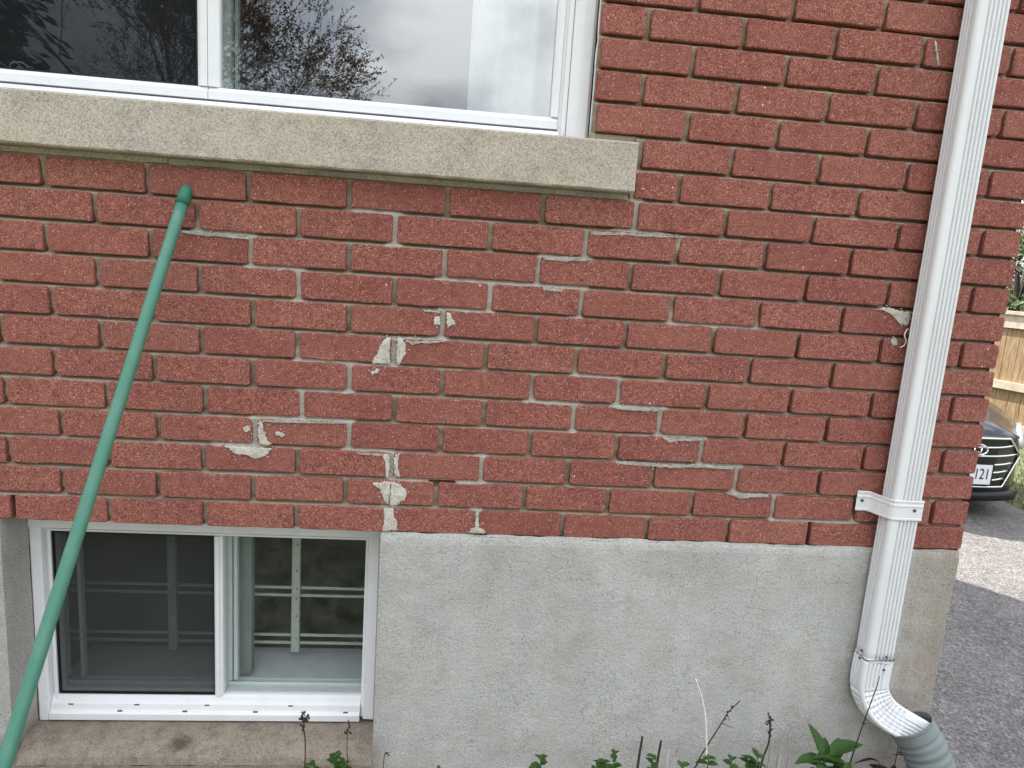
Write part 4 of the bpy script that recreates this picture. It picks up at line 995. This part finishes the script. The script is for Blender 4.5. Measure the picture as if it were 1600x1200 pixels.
# grille: hexagonal opening, chrome surround, five slats
def gy(x): return -0.035 + 0.36*abs(x)**2.2         # the nose curves back to the sides
HEX = [(-0.285, 0.268), (0.285, 0.268), (0.41, 0.517), (0.29, 0.645), (-0.29, 0.645), (-0.41, 0.517)]
gb = MB(); n_ = 24
def hexw(z): return 0.285+(z-0.268)/0.249*0.125 if z < 0.517 else 0.41-(z-0.517)/0.128*0.12
zz = [0.268+0.377*k/10 for k in range(11)]
for k in range(10):
    for i in range(n_):
        f = lambda i_, z: ((-1+2*i_/n_)*hexw(z), gy((-1+2*i_/n_)*hexw(z))+0.004, z)
        gb.quad(f(i, zz[k]), f(i+1, zz[k]), f(i+1, zz[k+1]), f(i, zz[k+1]))
gr = cpart(gb, 'grille', M['blackp'], smooth=False)
hx = MB(); pp = []
for a, b in zip(HEX, HEX[1:]+HEX[:1]):
    for k in range(10):
        t = k/10; x = a[0]+(b[0]-a[0])*t; pp.append((x, gy(x)-0.006, a[1]+(b[1]-a[1])*t))
hx.tube(pp+[pp[0]], 0.0085, 6); cpart(hx, 'grille_surround', M['chrome'], gr)
for z in (0.318, 0.378, 0.440, 0.508, 0.575):
    sl_ = MB(); w = hexw(z)-0.03; sl_.tube([(-w+2*w*k/20, gy(-w+2*w*k/20)-0.006, z+0.02*(abs(-1+2*k/20)**4)) for k in range(21)], 0.0088, 6)
    cpart(sl_, 'slat', M['chrome'], gr)
pk = MB(); pk.box(-0.17, 0.17, -0.056, -0.036, 0.286, 0.452); cpart(pk, 'plate_holder', M['blackp'], gr, False, 0.004)
pl_ = MB(); pl_.box(-0.1525, 0.1525, -0.062, -0.0565, 0.293, 0.445); plate = cpart(pl_, 'licence_plate', M['plate'], None, False, 0.002)
cu_ = bpy.data.curves.new('plate_text', 'FONT'); cu_.body = '121'; cu_.size = 0.118; cu_.extrude = 0.0012; cu_.align_x = 'RIGHT'
tmp = bpy.data.objects.new('plate_text', cu_); COL.objects.link(tmp)
dg = bpy.context.evaluated_depsgraph_get(); tme = bpy.data.meshes.new_from_object(tmp.evaluated_get(dg)); bpy.data.objects.remove(tmp)
tme.transform(CM @ Matrix.Translation((0.138, -0.0632, 0.335)) @ Matrix.Rotation(R(90), 4, 'X') @ Matrix.Diagonal((0.72, 1, 1, 1)))
tme.materials.clear(); tme.materials.append(M['ink']); link('plate_number', tme, plate)
em = MB(); ring = [(0.082*math.cos(a), gy(0)-0.03, 0.560+0.042*math.sin(a)) for a in [2*math.pi*k/28 for k in range(29)]]
em.tube(ring, 0.007, 6); em.tube([(-0.035, gy(0)-0.03, 0.515), (-0.022, gy(0)-0.032, 0.575)], 0.007, 6); em.tube([(0.022, gy(0)-0.032, 0.515), (0.035, gy(0)-0.03, 0.575)], 0.007, 6); em.tube([(-0.028, gy(0)-0.032, 0.552), (0.028, gy(0)-0.032, 0.540)], 0.007, 6)
cpart(em, 'emblem', M['chrome'], gr)
lip = MB()
lip.loft([[(x, gy(x)+dy, z) for dy, z in ((-0.010, 0.225), (-0.020, 0.195), (-0.005, 0.155), (0.10, 0.155), (0.10, 0.225))] for x in [-0.44+0.88*k/16 for k in range(17)]])
cpart(lip, 'bumper_lip', M['blackp'])
for sx in (-1, 1):
    hl = MB(); rows = []
    for k in range(9):
        t = k/8; x = 0.425+0.36*t; y = 0.03+0.46*t; rows.append([(sx*(x+0.012), y, 0.555+0.06*t), (sx*(x+0.022), y, 0.595+0.05*t), (sx*(x+0.002), y, 0.645+0.035*t), (sx*(x-0.10), y+0.03, 0.60+0.05*t)])
    hl.loft(rows); cpart(hl, 'headlight', M['lens'])
    for y in (0.92, 3.58):
        tc_ = Vector((sx*0.80, y, 0.315)); tb = MB(); N_ = 28
        rr = [(0.20, -0.10), (0.29, -0.105), (0.315, -0.08), (0.315, 0.08), (0.29, 0.105), (0.20, 0.10)]
        tb.loft([[tc_+Vector((sx*o, math.cos(2*math.pi*k/N_)*r_, math.sin(2*math.pi*k/N_)*r_)) for k in range(N_)] for r_, o in rr], True, False, False)
        ty = cpart(tb, 'tyre', M['tyre'])
        rb = MB(); rb.loft([[tc_+Vector((sx*0.085, math.cos(2*math.pi*k/N_)*r_, math.sin(2*math.pi*k/N_)*r_)) for k in range(N_)] for r_ in (0.2, 0.17)], True, False, False)
        for q in range(5):
            a = q*2*math.pi/5; d = Vector((0, math.cos(a), math.sin(a))); rb.tube([tc_+Vector((sx*0.09, 0, 0)), tc_+Vector((sx*0.085, 0, 0))+d*0.18], [0.035, 0.025], 6)
        cpart(rb, 'rim', M['rim'], ty)

# ------------------------------------------------------------------ wooden fence beyond the car
FD = Vector((0.30, -0.954, 0)).normalized(); FO = Vector((6.62, 5.9, G)); FN = Vector((-FD.y, FD.x, 0)); FN = FN if FN.x < 0 else -FN
FH = 1.50
fe = empty('wooden_fence', FO); tag(fe, 'sunlit tan board fence with horizontal rails behind the car', 'fence')
def fbox(s0, s1, d0, d1, z0, z1):
    b = MB(); P = []
    for z in (z0, z1):
        for s_, d_ in ((s0, d0), (s1, d0), (s1, d1), (s0, d1)): P.append(FO+FD*s_+FN*d_+Vector((0, 0, z)))
    b.v = P; b.f = [(0, 3, 2, 1), (4, 5, 6, 7), (0, 1, 5, 4), (1, 2, 6, 5), (2, 3, 7, 6), (3, 0, 4, 7)]; return b
r = random.Random(9)
for k in range(-42, 30):
    s0 = k*0.146; fbox(s0, s0+0.140, 0.0+r.uniform(0, 0.004), 0.020, 0.03+r.uniform(-.01, .01), FH-0.04).build('board', M['wood'], fe)
for z0, z1, d0, d1 in ((FH-0.16, FH-0.005, 0.0205, 0.050), (FH-0.0045, FH+0.035, -0.03, 0.075), (0.62, 0.71, 0.0205, 0.062), (0.14, 0.23, 0.0205, 0.060)):
    fbox(-6.15, 4.3, d0, d1, z0, z1).build('rail', M['wood_pale'], fe)  # rails coloured paler than the boards
for s_ in (-6.1, -3.7, -1.3, 1.1, 3.5): fbox(s_, s_+0.09, -0.095, -0.0305, 0, FH-0.03).build('post', M['wood'], fe)

# ------------------------------------------------------------------ grass beside the driveway
gb = MB(); r = random.Random(3)
for k in range(5200):
    x = r.uniform(4.70, 6.3); y = r.uniform(1.8, 6.0)
    if x < 4.68 + (0 if y < 3.2 else (y-3.2)*0.10): continue
    if r.random() < (x-4.7)*0.3: continue
    h = r.uniform(0.03, 0.09); a = r.uniform(0, 6.28); w = 0.004; lx, ly = math.cos(a)*h*0.5, math.sin(a)*h*0.5
    i = len(gb.v); gb.v += [(x-w*math.sin(a), y+w*math.cos(a), G), (x+w*math.sin(a), y-w*math.cos(a), G), (x+lx, y+ly, G+h)]; gb.f.append((i, i+1, i+2))
g_ = gb.build('grass', M['bush']); stuff(g_); tag(g_, 'patchy yellow green grass beside the driveway', 'grass')

# ------------------------------------------------------------------ trees
def leafy(name, label, loc, h, rx, zlo, mat, seed, n=5000, ls=0.10, group='trees beyond the fence'):
    r = random.Random(seed); e = empty(name, loc); tag(e, label, 'tree', group); L0 = Vector(loc)
    t = MB(); t.tube([L0, L0+Vector((0.1, 0, h*0.4)), L0+Vector((0.0, 0.1, h*0.8))], [0.11, 0.08, 0.03], 8)
    for q in range(9):
        a = r.uniform(0, 6.28); z = r.uniform(0.3, 0.7)*h; t.tube([L0+Vector((0.05, 0.03, z)), L0+Vector((math.cos(a)*rx*0.4, math.sin(a)*rx*0.4, z+h*0.12)), L0+Vector((math.cos(a)*rx*0.75, math.sin(a)*rx*0.75, z+h*0.2))], [0.035, 0.02, 0.008], 5)
    t.build('trunk', M['bark'], e)
    cl = []
    for q in range(26):
        a = r.uniform(0, 6.28); z = r.uniform(zlo, 1)*h; k = math.sin(math.pi*min(1, max(0.12, (z/h-zlo)/(1-zlo)*0.8+0.15)))
        cl.append((L0+Vector((math.cos(a)*rx*k*r.uniform(0.3, 0.9), math.sin(a)*rx*k*r.uniform(0.3, 0.9), z)), rx*r.uniform(0.22, 0.42)))
    b = MB()
    for q in range(n):
        c, rad = r.choice(cl); d = Vector((r.gauss(0, 1), r.gauss(0, 1), r.gauss(0, 0.8))).normalized()*rad*r.uniform(0.35, 1)**0.5
        p = c+d; a = Vector((r.gauss(0, 1), r.gauss(0, 1), r.gauss(0, 1))).normalized()*ls*r.uniform(0.5, 1.2); q2 = a.orthogonal().normalized()*ls*0.4
        b.quad(p-a*0.5, p+q2, p+a*0.5, p-q2)
    b.build('crown', mat, e)
leafy('leafy_tree', 'pale green spring tree just above the fence', (8.3, 8.0, G), 2.55, 1.1, 0.2, M['bush'], 1, 5000, 0.09)
leafy('leafy_tree', 'dark green shrub behind the fence, right of the pale tree', (9.6, 8.3, G), 2.3, 1.2, 0.15, M['shrub'], 2, 5000, 0.10)
leafy('leafy_tree', 'grey green tree farther back beyond the fence', (12.2, 12.0, G), 3.6, 1.7, 0.15, M['shrub'], 3, 6000, 0.13)

def bare_tree(loc, h, seed, label):
    r = random.Random(seed); r2 = random.Random(99); e = empty('bare_tree', loc); tag(e, label, 'tree'); tr = MB(); cr = MB(); L0 = Vector(loc)
    def grow(p, d, L_, rad, lev):
        q = p + d*L_; mid = p.lerp(q, 0.5)+Vector((r.uniform(-1, 1), r.uniform(-1, 1), r.uniform(-.5, .5)))*L_*0.06
        (tr if lev < 2 else cr).tube([p, mid, q], [rad, rad*0.85, rad*0.68], 6 if lev < 2 else 3, cap=lev < 2)
        if lev >= 7:
            for k in range(7):
                b = q - d*L_*r2.uniform(0, 0.9); a = Vector((r2.gauss(0, 1), r2.gauss(0, 1), r2.gauss(0, 1))).normalized()*0.06; s_ = a.orthogonal().normalized()*0.018
                cr.quad(b, b+a*0.5+s_, b+a, b+a*0.5-s_)
            return
        nk = (3 if lev < 5 else 2) + (1 if r.random() < 0.7 else 0)
        for k in range(nk):
            t_ = r.uniform(0.45, 1.0) if k else 1.0
            ax = Vector((r.gauss(0, 1), r.gauss(0, 1), r.gauss(0, 1))).normalized()
            nd = (d + ax*(0.75 if k else 0.35)).normalized(); nd = (nd+Vector((0, 0, 0.10))).normalized()
            grow(p.lerp(q, t_), nd, L_*r.uniform(0.62, 0.82), max(0.004, rad*0.68*(0.62 if k else 0.9)), lev+1)
    grow(L0, Vector((0.02, 0, 1)), h*0.27, h*0.014, 0)
    tr.build('trunk', M['bark'], e, smooth=True); cr.build('crown', M['twig'], e)
bare_tree((-6.9, -15.5, G), 10.8, 4, 'bare budding tree across the lawn, mirrored in the upper window')
def conifer(loc, h, rad, seed, label):
    r = random.Random(seed); e = empty('conifer_tree', loc); tag(e, label, 'tree', 'dark conifers mirrored in the left pane'); L0 = Vector(loc)
    t = MB(); t.tube([L0, L0+Vector((0, 0, h))], [0.16, 0.02], 8); t.build('trunk', M['bark'], e)
    b = MB()
    for q in range(9000):
        z = r.random()**1.4; a = r.uniform(0, 6.28); lob = 0.75+0.25*math.sin(a*7+z*40); R_ = rad*(1-z)*lob*math.sqrt(r.uniform(0.2, 1))
        p = L0+Vector((math.cos(a)*R_, math.sin(a)*R_, 0.3+z*h - R_*0.25)); d = Vector((math.cos(a), math.sin(a), -0.5+r.uniform(-.4, .4)))*0.22; s_ = Vector((-math.sin(a), math.cos(a), r.uniform(-.5, .5)))*0.07
        b.quad(p, p+d*0.5+s_, p+d, p+d*0.5-s_)
    b.build('crown', M['needle'], e)
conifer((-7.6, -10.0, G), 10.5, 2.7, 1, 'dark conifer across the lawn, nearer the bare tree'); conifer((-13.5, -13.5, G), 13.0, 3.4, 2, 'taller dark conifer across the lawn, farther from the bare tree')

# ------------------------------------------------------------------ overhead cable from the back of the house
cb = MB(); A, B_ = Vector((1.0, YB+0.02, 4.85)), Vector((3.6, 14.5, 6.6)); pp = []
for k in range(31):
    t = k/30; p = A.lerp(B_, t); p.z -= 0.9*t*(1-t); pp.append(p)
cb.tube(pp, 0.016, 6); c_ = cb.build('overhead_cable', M['cable'], smooth=True); tag(c_, 'overhead service cable running from the back of the house', 'cable')
up = MB(); up.tube([(3.6, 14.6, G), (3.6, 14.6, 7.6)], [0.14, 0.10], 12); u_ = up.build('utility_pole', M['bark'], smooth=True); tag(u_, 'wooden utility pole behind the house carrying the cable', 'pole')
print('bricks built singly:', nb)
